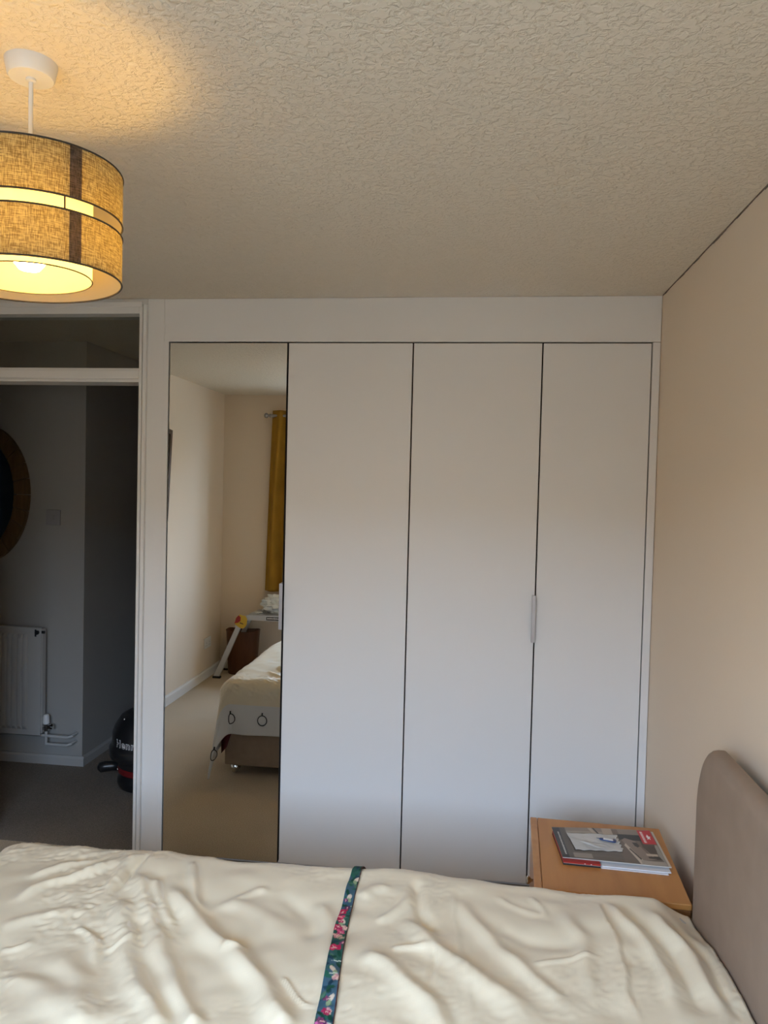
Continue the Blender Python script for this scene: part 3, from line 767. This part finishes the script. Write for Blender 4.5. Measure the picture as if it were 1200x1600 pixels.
rect(0, 0, 1, 0.16, (140, 126, 112)); rect(0.10, 0.12, 0.62, 0.20, (158, 146, 130)); rect(0.10, 0.19, 0.6, 0.24, (84, 74, 66))
rect(0.07, 0.0, 0.13, 1, (92, 84, 76)); rect(0.26, 0.80, 0.62, 1.0, (104, 92, 80)); rect(0.12, 0.84, 0.30, 0.97, (148, 136, 122))
poly([(0.36, 0), (0.40, 0), (0.46, 0.3), (0.42, 0.3)], (176, 160, 142)); poly([(0.41, 0), (0.425, 0), (0.48, 0.3), (0.46, 0.3)], (30, 24, 20))
rect(0.50, 0.0, 0.60, 0.3, (176, 158, 138)); rect(0.60, 0.02, 0.66, 0.2, (116, 100, 86))
rect(0.64, 0.17, 0.87, 0.34, (40, 38, 34)); rect(0.60, 0.34, 0.72, 1.0, (112, 97, 84)); rect(0.84, 0.34, 0.99, 0.86, (78, 64, 54))
poly([(0.66, 0.34), (0.70, 0.28), (0.80, 0.36), (0.92, 0.84), (0.76, 0.92), (0.70, 0.62)], (140, 124, 110))
poly([(0.665, 0.50), (0.685, 0.44), (0.80, 0.98), (0.745, 1.0)], (196, 182, 166)); poly([(0.695, 0.60), (0.71, 0.58), (0.775, 0.86), (0.765, 0.90)], (72, 60, 52))
poly([(0.755, 0.40), (0.80, 0.40), (0.815, 0.50), (0.79, 0.54), (0.765, 0.50)], (56, 48, 44)); poly([(0.79, 0.36), (0.805, 0.36), (0.90, 0.82), (0.885, 0.84)], (110, 94, 82))
rect(0.84, 0.70, 0.95, 0.76, (190, 172, 152)); rect(0.85, 0.78, 0.96, 0.83, (56, 46, 40)); rect(0.76, 0.90, 1.0, 1.0, (168, 156, 142))
poly([(0.965, 0.44), (1.0, 0.44), (1.0, 0.95), (0.985, 0.92), (0.955, 0.74)], (150, 144, 134))
rect(0.0, 0.0, 0.072, 1.0, (52, 50, 50))                                     # spine band with illegible white lettering
g = np.random.default_rng(4); t = 0.16
while t < 0.90:
    l_ = g.uniform(0.012, 0.028); rect(0.040 + g.uniform(0, .004), t, 0.056 - g.uniform(0, .004), t + l_ * 0.75, (214, 210, 202), 0.002); t += l_
rect(0.862, 0.01, 0.995, 0.42, (196, 28, 44), 0.003)                           # red badge: white lettering strip and a leaf mark
t = 0.05
while t < 0.36:
    l_ = g.uniform(0.02, 0.035); rect(0.884, t, 0.908, t + l_ * 0.72, (238, 214, 212), 0.002); t += l_
poly([(0.930, 0.20), (0.945, 0.13), (0.955, 0.19), (0.972, 0.20), (0.958, 0.235), (0.962, 0.29), (0.945, 0.26), (0.930, 0.29), (0.934, 0.24)], (246, 232, 230))
paint(cv, np.clip(pc, 0, 1).reshape(-1, 3))
# pale packet lying on the catalogue, one corner folded back, and a blue key tag
nu, nv = 70, 46
s_, t_ = np.meshgrid(np.linspace(0, 1, nu), np.linspace(0, 1, nv), indexing='ij')
c4 = [(0.320, 2.535), (0.481, 2.543), (0.484, 2.432), (0.336, 2.418)]
wob = 0.003 * np.sin(t_ * 31) * (s_ > 0.97) + 0.0025 * np.sin(s_ * 25) * (t_ > 0.97)
X = (1 - s_) * (1 - t_) * c4[0][0] + s_ * (1 - t_) * c4[1][0] + s_ * t_ * c4[2][0] + (1 - s_) * t_ * c4[3][0] + wob
Y = (1 - s_) * (1 - t_) * c4[0][1] + s_ * (1 - t_) * c4[1][1] + s_ * t_ * c4[2][1] + (1 - s_) * t_ * c4[3][1] + wob
PN = noise_field(31, 18, 8, 30)
Zp = ZN + 0.0215 + 0.0011 * PN(X, Y) + 0.0025 * np.exp(-((t_ - 0.55 - 0.35 * (s_ - 0.3)) / 0.05) ** 2) * smooth(0.25, 0.35, s_) * smooth(0.75, 0.6, s_)
b = MB(); b.grid(X, Y, Zp)
pk = b.build('packet', M['packet'], smooth=True); solid(pk, 0.0012, 0)
tag(pk, 'crumpled pale packet lying on the catalogue', 'packet')
fl = MB(); fl.grid(*[np.array(a) for a in ([[0.351, 0.368, 0.391], [0.378, 0.398, 0.424], [0.406, 0.431, 0.451]], [[2.474, 2.464, 2.456], [2.451, 2.444, 2.438], [2.434, 2.430, 2.426]],
     [[ZN + 0.0245, ZN + 0.0285, ZN + 0.0250], [ZN + 0.0255, ZN + 0.030, ZN + 0.0265], [ZN + 0.0245, ZN + 0.0262, ZN + 0.0248]])])
f_ = fl.build('folded_flap', M['packet'], pk, smooth=True)
kt = thing('key_tag', 'blue key tag with white label lying on the pale packet', 'key tag', (0.446, 2.494, ZN + 0.0245))
kt.rotation_euler = (0, 0, math.radians(-11))
def capsule(l, r, n=8):
    p = [(l / 2 - r * 0.6 + r * math.cos(a), r * math.sin(a)) for a in np.linspace(-PI / 2, PI / 2, n)]
    return p + [(-l / 2, 0.55 * r), (-l / 2 - 0.004, 0), (-l / 2, -0.55 * r)]
MB().prism(capsule(0.046, 0.0105), 'Z', 0, 0.003).build('tag_body', M['blue'], kt, local=True, bevel=0.0006)
MB().box(-0.014, -0.0062, 0.0031, 0.016, 0.0062, 0.0036).build('tag_label', M['white_ink'], kt, local=True)
a = np.linspace(0, 2 * PI, 25)
MB().tube([(0.023 + 0.009 * math.cos(t), 0.004 + 0.009 * math.sin(t), 0.004 + 0.002 * math.sin(t)) for t in a], 0.0008, 6, caps=False).build('ring', M['chrome'], kt, local=True, smooth=True)
MB().tube([(-0.024, 0.001, 0.0015), (-0.036, 0.003, 0.0012)], [0.0012, 0.0005], 6).build('tail', M['blue'], kt, local=True)

# ================================================================ CEILING LAMP
LX, LY = -0.851, 1.355
lp = thing('pendant_lamp', 'lit pendant lamp with two tiered brown linen drum shade', 'ceiling lamp', (LX, LY, ZC))
def lz(mb):                                                    # the shade hangs slightly askew
    mb.v = [(x, y, z + 0.05 * x) for x, y, z in mb.v]; return mb
Lk = dict(parent=lp, local=True)
RO, RI = 0.165, 0.111
zt, zg1, zg2, zb = 2.197 - ZC, 2.107 - ZC, 2.084 - ZC, 1.996 - ZC
b = MB(); b.lathe([(0.0465, 0.0), (0.0465, -0.002), (0.0415, -0.026), (0.039, -0.029), (0.009, -0.0295), (0.009, -0.034), (0.005, -0.036), (0.0, -0.036)], 48)
b.build('ceiling_rose', M['white_plastic'], smooth=40, **Lk)
MB().tube([(0, 0, -0.034), (0, 0, -0.262)], 0.0042, 14).build('rod', M['white_plastic'], smooth=40, **Lk)
b = MB(); b.lathe([(0.0, -0.255), (0.014, -0.257), (0.017, -0.262), (0.017, -0.300), (0.0135, -0.302), (0.0, -0.302)], 24)
bh = b.build('bulb_holder', M['white_plastic'], smooth=40, **Lk)
b = MB(); b.lathe([(0.011, -0.302), (0.012, -0.312), (0.020, -0.326), (0.0275, -0.342), (0.030, -0.356), (0.027, -0.372), (0.018, -0.383), (0.0, -0.387)], 24)
b.build('bulb', M['bulb'], smooth=True, **Lk)
SA, SH = math.radians(-32), math.radians(3.7)
def arc_band(r, z0, z1, a0, a1, n):
    aa = np.linspace(a0, a1, n); zz = np.linspace(z0, z1, 3)
    A_, Z_ = np.meshgrid(aa, zz, indexing='ij'); m_ = MB(); return m_.grid(r * np.cos(A_), r * np.sin(A_), Z_)
for z0, z1, nm in ((zg1, zt, 'upper tier'), (zb, zg2, 'lower tier')):
    o = lz(arc_band(RO, z0, z1, SA + SH, SA - SH + 2 * PI, 96)).build('shade_band', M['linen'], smooth=True, **Lk)
    o['label'] = 'brown linen band, ' + nm
    lz(arc_band(RO + 0.0008, z0, z1, SA - SH * 1.05, SA + SH * 1.05, 6)).build('seam', M['linen_seam'], o, smooth=True, local=True)
    lz(arc_band(RO - 0.002, z0 + 0.001, z1 - 0.001, 0, 2 * PI, 97)).build('lining', M['lining'], o, smooth=True, local=True)
    for z in (z0, z1):
        a = np.linspace(0, 2 * PI, 97)
        lz(MB().tube([(RO * math.cos(t), RO * math.sin(t), z) for t in a], 0.0017, 6, caps=False)).build('edge_trim', M['trim_dark'], o, smooth=True, local=True)
inn = lz(arc_band(RI, zb + 0.004, zt - 0.022, 0, 2 * PI, 97)).build('inner_diffuser', M['diffuser'], smooth=True, **Lk)
a = np.linspace(0, 2 * PI, 97)
lz(MB().tube([(RI * math.cos(t), RI * math.sin(t), zb + 0.004) for t in a], 0.0012, 6, caps=False)).build('wire_ring', M['trim_dark'], inn, smooth=True, local=True)
b = MB()
for k in range(3):
    t = SA + 0.06 + k * 2 * PI / 3
    b.tube([(0.016 * math.cos(t), 0.016 * math.sin(t), -0.270), (RI * math.cos(t), RI * math.sin(t), zt - 0.022), ((RO - 0.003) * math.cos(t), (RO - 0.003) * math.sin(t), zt - 0.006)], 0.0016, 8)
b.build('spider_frame', M['white_plastic'], **Lk)
for k in range(3):
    t = SA - 0.10 + k * 2 * PI / 3
    lz(MB().tube([((RO - 0.006) * math.cos(t), (RO - 0.006) * math.sin(t), zb + 0.05), ((RO - 0.006) * math.cos(t), (RO - 0.006) * math.sin(t), zt - 0.01)], 0.0016, 8)).build('strut', M['trim_dark'], **Lk)

# ================================================================ HALL
rd = thing('radiator', 'white fluted panel radiator on the hall wall beyond the doorway', 'radiator', (-2.9, YH - 0.06, 0.16))
RX0, RX1, RZ0, RZ1, RYF = -3.40, -2.388, 0.19, 0.80, YH - 0.095
nx = 400
xs = np.linspace(RX0, RX1, nx); zs = np.array([RZ0, RZ0 + 0.006, RZ0 + 0.035, RZ0 + 0.055, RZ1 - 0.062, RZ1 - 0.042, RZ1 - 0.006, RZ1])
X_, Z_ = np.meshgrid(xs, zs, indexing='ij')
ph = ((X_ - RX1 + 0.075) / 0.031) % 1.0
fx = smooth(0.10, 0.28, ph) * smooth(0.92, 0.74, ph) * (X_ < RX1 - 0.075) * (X_ > RX0 + 0.06)
gz = np.array([0, 0, 0, 1, 1, 0, 0, 0])[None, :]
Y_ = RYF - 0.015 * fx * gz
Y_[:, 0] += 0.008; Y_[:, -1] += 0.008
b = MB(); b.grid(X_, Y_, Z_)
o = b.build('front_panel', M['radiator'], rd, smooth=35); solid(o, 0.003, 1)
MB().box(RX0, RYF + 0.012, RZ0 + 0.01, RX1, RYF + 0.05, RZ1 - 0.01).build('back_panel', M['radiator'], rd, bevel=0.004)
for x in (-3.2, -2.55): MB().box(x - 0.02, RYF + 0.05, RZ0 + 0.1, x + 0.02, YH - 0.002, RZ1 - 0.1).build('bracket', M['radiator'], rd)
b = MB(); b.tube([(RX1 - 0.022, RYF - 0.001, RZ1 - 0.028), (RX1 - 0.022, RYF - 0.012, RZ1 - 0.028)], 0.012, 14).tube([(RX1 - 0.02, RYF + 0.01, RZ1 - 0.028), (RX1 + 0.012, RYF + 0.01, RZ1 - 0.028)], 0.008, 12)
b.box(RX1 - 0.038, RYF - 0.004, RZ1 - 0.052, RX1 - 0.028, RYF - 0.0005, RZ1 - 0.012)
b.build('bleed_plug', M['black'], rd)
vx, vy, vz = RX1 + 0.016, RYF + 0.03, 0.232
b = MB(); b.tube([(vx, vy, vz - 0.02), (vx, vy, vz + 0.02)], 0.013, 16).tube([(vx - 0.055, vy, vz), (vx + 0.04, vy, vz)], [0.011, 0.011], 14)
b.lathe([(0.0, -0.018), (0.018, -0.015), (0.018, 0.012), (0.0, 0.016)], 6, (vx - 0.03, vy, vz))
b.tube([(vx + 0.02, vy - 0.012, vz + 0.012), (vx + 0.045, vy - 0.02, vz + 0.02)], 0.007, 10)
b.build('valve', M['chrome'], rd, smooth=40)
b = MB(); b.lathe([(0.0, 0.075), (0.013, 0.072), (0.017, 0.06), (0.0175, 0.022), (0.013, 0.018), (0.0, 0.018)], 20, (vx, vy, vz))
b.build('valve_cap', M['white_plastic'], rd, smooth=40)
b = MB(); b.tube([(vx, vy, vz - 0.02), (vx, vy, 0.135)], 0.0085, 12)
b.tube([(RX1 - 0.06, vy, 0.186), (vx + 0.13, vy, 0.182), (vx + 0.147, vy + 0.010, 0.187), (vx + 0.15, YH - 0.002, 0.190)], 0.0085, 12)
b.tube([(vx, vy, 0.137), (vx + 0.125, vy, 0.137), (vx + 0.142, vy + 0.010, 0.142), (vx + 0.145, YH - 0.002, 0.145)], 0.0085, 12)
b.build('pipe', M['radiator'], rd, smooth=40)

hm = thing('oval_mirror', 'dark oval hall mirror in a broad wooden segmented frame', 'mirror', (-2.79, YH - 0.02, 1.535))
ea, eb, fwid, NS = 0.272, 0.39, 0.088, 26
for k in range(NS):
    a0, a1 = 2 * PI * (k + 0.02) / NS, 2 * PI * (k + 0.98) / NS
    pts = [(ea * math.cos(t), eb * math.sin(t)) for t in np.linspace(a0, a1, 4)] + [((ea - fwid) * math.cos(t), (eb - fwid) * math.sin(t)) for t in np.linspace(a1, a0, 4)]
    MB().prism([(-2.79 + x, 1.535 + z) for x, z in pts], 'Y', YH - 0.024 - 0.003 * (k % 2), YH - 0.0005).build('frame_segment', M['mirror_wood'], hm)
MB().prism([(-2.79 + (ea - fwid + 0.004) * math.cos(t), 1.535 + (eb - fwid + 0.004) * math.sin(t)) for t in np.linspace(0, 2 * PI, 49)[:-1]], 'Y', YH - 0.010, YH - 0.004).build('mirror_glass', M['blue_reflection'], hm)

sw = thing('light_switch', 'white square light switch on the dim hall wall', 'light switch', (-2.378, YH, 1.41))
MB().box(-2.421, YH - 0.009, 1.367, -2.335, YH - 0.0005, 1.453).build('plate', M['grey_plastic'], sw, bevel=0.002)
MB().box(-2.387, YH - 0.012, 1.396, -2.369, YH - 0.0092, 1.424).build('rocker', M['grey_plastic'], sw, bevel=0.001)

# cylinder vacuum cleaner half hidden behind the door lining
VC = (-1.70, 3.87)
vc = thing('vacuum_cleaner', 'black domed vacuum cleaner with white lettering on the hall carpet', 'vacuum cleaner', (VC[0], VC[1], 0))
b = MB(); b.lathe([(0.0, 0.004), (0.150, 0.004), (0.168, 0.014), (0.176, 0.034), (0.174, 0.060), (0.160, 0.085), (0.0, 0.085)], 48)
b.build('base', M['black'], vc, smooth=40, local=True)
b = MB(); b.lathe([(0.166, 0.086), (0.174, 0.094), (0.174, 0.118), (0.170, 0.122)], 48, caps=True)
b.build('drum', M['red'], vc, smooth=40, local=True)['label'] = 'dark red drum'
b = MB(); b.lathe([(0.172, 0.123), (0.178, 0.160), (0.212, 0.172), (0.218, 0.185), (0.218, 0.222), (0.208, 0.236), (0.203, 0.244), (0.2025, 0.300), (0.190, 0.335), (0.160, 0.382), (0.110, 0.410), (0.05, 0.420), (0.0, 0.421)], 56, caps=False)
dm = b.build('dome', M['black'], vc, smooth=50, local=True)
MB().tube([(-0.05, 0, 0.42), (-0.045, 0, 0.455), (0.045, 0, 0.455), (0.05, 0, 0.42)], 0.011, 12).build('carry_handle', M['black'], vc, smooth=True, local=True)
for a_ in (-0.55, 0.55):
    b = MB(); c_ = (0.17 * math.cos(a_), 0.17 * math.sin(a_))
    b.tube([(c_[0] - 0.01, c_[1] - 0.03, 0.075), (c_[0] + 0.012, c_[1] + 0.028, 0.075)], 0.075, 28)
    b.build('wheel', M['black_matt'], vc, smooth=40, local=True)
ca, sa = math.cos(math.radians(200)), math.sin(math.radians(200))
b = MB(); b.tube([(0.165 * ca, 0.165 * sa, 0.110), (0.20 * ca, 0.20 * sa, 0.111), (0.235 * ca, 0.235 * sa, 0.110), (0.262 * ca, 0.262 * sa, 0.106), (0.275 * ca, 0.275 * sa, 0.104)], [0.024, 0.025, 0.029, 0.027, 0.012], 18)
b.build('hose_socket', M['black'], vc, smooth=True, local=True)
for z, r_, ph in ((0.155, 0.180, 204), (0.112, 0.176, 216), (0.385, 0.158, 232)):
    b = MB(); p_ = math.radians(ph); b.lathe([(0.0, 0.004), (0.004, 0.002), (0.0045, -0.003)], 10, (r_ * math.cos(p_), r_ * math.sin(p_), z)); b.build('rivet', M['chrome'], vc, smooth=True, local=True)
def wrap(extra):
    def f(x, y, z):
        p_ = math.radians(-37) + x / 0.2028; r_ = 0.2030 + z + extra
        return (r_ * math.sin(p_), -r_ * math.cos(p_), 0.252 + y)
    return f
t1 = text_mesh('Henry', 0.054, 'lettering_outline', M['white_ink'], dm, wrap(0.0006), 0.0004, 0.0020, 1.16)
t2 = text_mesh('Henry', 0.054, 'lettering', M['black_ink'], dm, wrap(0.0018), 0.0004, -0.0004, 1.16)

# ================================================================ THINGS SEEN ONLY IN THE MIRRORED DOOR
# curtain and its pole on the window wall
CY, CZ = YB + 0.085, 2.215
cr = thing('curtain_pole', 'steel curtain pole with ball finial on the window wall', 'curtain pole', (-0.6, CY, CZ))
MB().tube([(-1.775, CY, CZ), (0.60, CY, CZ)], 0.011, 16).build('pole', M['steel'], cr, smooth=40)
for x, s_ in ((-1.775, -1), (0.60, 1)):
    b = MB(); R_ = [(0, 0.011), (0.004, 0.017), (0.010, 0.017), (0.013, 0.009), (0.022, 0.009), (0.028, 0.018), (0.038, 0.023), (0.048, 0.021), (0.056, 0.012), (0.059, 0.002)]
    b.tube([(x + s_ * t, CY, CZ) for t, _ in R_], [r for _, r in R_], 18); b.build('finial', M['steel'], cr, smooth=40)
    b = MB(); xb = x - s_ * 0.02; b.tube([(xb, YB + 0.001, CZ - 0.02), (xb, YB + 0.008, CZ - 0.02)], 0.022, 18).tube([(xb, YB + 0.006, CZ - 0.02), (xb, CY, CZ - 0.012)], 0.006, 10)
    b.build('bracket', M['steel'], cr, smooth=40)
nx, nz = 160, 60
cu_, cz_ = np.meshgrid(np.linspace(0, 1, nx), np.linspace(0, 1, nz), indexing='ij')
xw = -1.765 + 0.47 * cu_ * (1 - 0.10 * np.sin(cz_ * PI)) - 0.045 * cz_ * (1 - cu_) 
amp = 0.026 + 0.012 * cz_
yw = CY + amp * np.sin(2 * PI * (cu_ * 3.7) - 1.9) + 0.006 * np.sin(cu_ * 40 + cz_ * 5)
zw = CZ + 0.045 - cz_ * (CZ + 0.045 - 0.71)
b = MB(); b.grid(xw, yw, zw)
ctn = b.build('curtain', M['curtain'], smooth=True); solid(ctn, 0.003, 0)
tag(ctn, 'mustard yellow curtain hanging beside the window, seen in the mirror', 'curtain')
# double socket
so = thing('wall_socket', 'white double wall socket low on the mirrored left wall', 'wall socket', (XL, 0.11, 0.295))
MB().box(XL + 0.0005, 0.036, 0.252, XL + 0.010, 0.184, 0.338).build('plate', M['white_plastic'], so, bevel=0.002)
for y in (0.065, 0.155): MB().box(XL + 0.0101, y - 0.008, 0.312, XL + 0.013, y + 0.008, 0.328).build('rocker', M['white_plastic'], so, bevel=0.001)
for y in (0.073, 0.147):
    for dy, dz, hw_, hh in ((0, 0.013, 0.002, 0.004), (-0.011, -0.010, 0.0035, 0.002), (0.011, -0.010, 0.0035, 0.002)):
        MB().box(XL + 0.0100, y + dy - hw_, 0.285 + dz - hh, XL + 0.0104, y + dy + hw_, 0.285 + dz + hh).build('pin_slot', M['black'], so)
# tilted picture frame on the left wall (only its edge shows at the mirror's edge)
pf = thing('picture_frame', 'dark framed picture on the left wall, edge visible in mirror', 'picture', (XL, 1.275, 1.70))
pf.rotation_euler = (math.radians(5.5), 0, 0)
for y0_, y1_, z0_, z1_ in ((-0.30, -0.265, -0.33, 0.33), (0.265, 0.30, -0.33, 0.33), (-0.265, 0.265, 0.295, 0.33), (-0.265, 0.265, -0.33, -0.295)):
    MB().box(0.001, y0_, z0_, 0.024, y1_, z1_).build('frame_bar', M['dark_wood'], pf, local=True, bevel=0.003)
MB().box(0.002, -0.265, -0.295, 0.008, 0.265, 0.295).build('mount_board', M['cream_paper'], pf, local=True)
# waste bin in the corner
wb = thing('waste_bin', 'brown wooden waste bin in the corner under the curtain', 'waste bin', (-1.968, -0.095, 0))
def superell(rx_, ry_, n, e=3.2):
    o_ = []
    for t in np.linspace(0, 2 * PI, n, endpoint=False):
        c_, s_ = math.cos(t), math.sin(t)
        o_.append((rx_ * math.copysign(abs(c_) ** (2 / e), c_), ry_ * math.copysign(abs(s_) ** (2 / e), s_)))
    return o_
vs = []; n = 40
prof = [(0.115, 0.005), (0.118, 0.012), (0.138, 0.352), (0.142, 0.367), (0.136, 0.372), (0.130, 0.365), (0.110, 0.02)]
for r_, z in prof:
    for x, y in superell(r_ * 1.02, r_ * 0.62, n): vs.append((x, y, z + (0.012 * (x / 0.14) ** 2 if z > 0.3 else 0)))
fs = []
for i in range(len(prof) - 1):
    for k in range(n): fs.append((i * n + k, i * n + (k + 1) % n, (i + 1) * n + (k + 1) % n, (i + 1) * n + k))
fs.append(tuple(range(n))[::-1]); fs.append(tuple(range((len(prof) - 1) * n, len(prof) * n)))
MB().add(vs, fs).build('body', M['brown_wood'], wb, smooth=40, local=True)
MB().prism(superell(0.112, 0.068, 28), 'Z', 0.0, 0.0045).build('foot', M['dark_wood'], wb, local=True)
# folding aluminium work platform between bed and window
PT = 0.542
pl = thing('work_platform', 'grey aluminium folding work platform standing behind the bed foot', 'step platform', (-1.3, -0.04, 0))
b = MB(); PX0, PX1, PY0, PY1 = -1.865, -0.80, -0.185, 0.12
b.box(PX0, PY0, PT - 0.010, PX1, PY1, PT)
for k in range(14): b.box(PX0 + 0.01, PY0 + 0.010 + k * 0.021, PT, PX1 - 0.01, PY0 + 0.016 + k * 0.021, PT + 0.0018)
b.build('deck', M['alu'], pl)
for y0_, y1_ in ((PY0 - 0.004, PY0), (PY1, PY1 + 0.004)):
    MB().box(PX0 - 0.01, y0_, PT - 0.042, PX1 + 0.01, y1_, PT + 0.002).build('side_beam', M['alu'], pl, bevel=0.001)
for xt, xb in ((PX0 - 0.045, -2.125), (PX1 + 0.045, -0.54)):
    for y in (PY0 + 0.012, PY1 - 0.012):
        dx = 0.026
        lg = MB(); lg.prism([(xt - dx, PT - 0.035), (xt + dx, PT - 0.012), (xb + dx, 0.018), (xb - dx, 0.018)], 'Y', y - 0.012, y + 0.012)
        lo_ = lg.build('leg', M['alu'], pl, bevel=0.002)
        MB().box(xb - 0.034, y - 0.016, 0.0, xb + 0.034, y + 0.016, 0.0175).build('rubber_foot', M['black_matt'], lo_, bevel=0.003)
    MB().box((xt * 0.75 + xb * 0.25) - 0.018, PY0 + 0.025, 0.43, (xt * 0.75 + xb * 0.25) + 0.018, PY1 - 0.025, 0.445).build('rung', M['alu'], pl, bevel=0.002)
st = MB(); sx_, sz_ = -1.918, 0.488
g = np.random.default_rng(2)
st.prism([(sx_ + 0.054 * math.cos(t) * g.uniform(.86, 1.1), sz_ + 0.058 * math.sin(t) * g.uniform(.86, 1.1)) for t in np.linspace(0, 2 * PI, 15)[:-1]], 'Y', PY1 + 0.0045, PY1 + 0.006)
stk = st.build('sticker', M['yellow'], pl); stk['label'] = 'yellow sticker with a red patch'
MB().prism([(sx_ - 0.058, sz_ - 0.018), (sx_ - 0.040, sz_ + 0.030), (sx_ - 0.022, sz_ + 0.050), (sx_ - 0.004, sz_ + 0.034), (sx_ - 0.006, sz_ + 0.004), (sx_ - 0.026, sz_ - 0.012)], 'Y', PY1 + 0.0062, PY1 + 0.0072).build('red_patch', M['red_sticker'], stk)
MB().prism([(sx_ - 0.010, sz_ - 0.008), (sx_ + 0.018, sz_ - 0.018), (sx_ + 0.020, sz_ - 0.025), (sx_ - 0.012, sz_ - 0.016)], 'Y', PY1 + 0.0062, PY1 + 0.0072).build('dark_mark', M['dark_wood'], stk)
pb = MB().box(-1.705, PY1 + 0.0042, PT - 0.034, -1.55, PY1 + 0.0055, PT - 0.008).build('label_plate', M['black'], pl)
b = MB(); xx = -1.698
while xx < -1.565:
    l_ = g.uniform(0.006, 0.013); b.box(xx, PY1 + 0.0056, PT - 0.027 + g.uniform(0, .002), xx + l_ * 0.75, PY1 + 0.0060, PT - 0.014 - g.uniform(0, .003)); xx += l_
b.build('lettering', M['white_ink'], pb)
# crumpled plastic bag and a scrap of wrapping on the platform
def crumple(c, r3, seed, sub=5, k=0.16):
    bm = bmesh.new(); bmesh.ops.create_icosphere(bm, subdivisions=sub, radius=1.0)
    co = np.array([v.co[:] for v in bm.verts]); rg = np.random.default_rng(seed)
    d = np.zeros(len(co))
    for _ in range(46):
        nrm = rg.normal(size=3); nrm /= np.linalg.norm(nrm); s_ = co @ nrm - rg.uniform(-0.6, 0.6)
        d += rg.uniform(0.2, 1) * np.abs(((s_ * rg.uniform(1.5, 4)) % 1.0) - 0.5)
    d = (d - d.mean()) / d.std()
    co = co * (1 + k * 0.5 * d)[:, None] * np.array(r3); co[:, 2] = np.maximum(co[:, 2], -r3[2] * 0.80)
    co[:, 2] += r3[2] * 0.80
    fs = [tuple(v.index for v in f.verts) for f in bm.faces]; bm.free()
    return MB().add((co + np.array(c)).tolist(), fs)
o = crumple((-1.615, -0.04, PT + 0.002), (0.175, 0.10, 0.088), 5).build('plastic_bag', M['bag'], smooth=25)
tag(o, 'crumpled white plastic bag on the grey work platform', 'plastic bag')
o = crumple((-1.80, 0.03, PT + 0.002), (0.032, 0.03, 0.010), 8, 3).build('wrapper', M['bag'], smooth=25)
tag(o, 'small clear plastic wrapper on the platform beside the bag', 'wrapper')
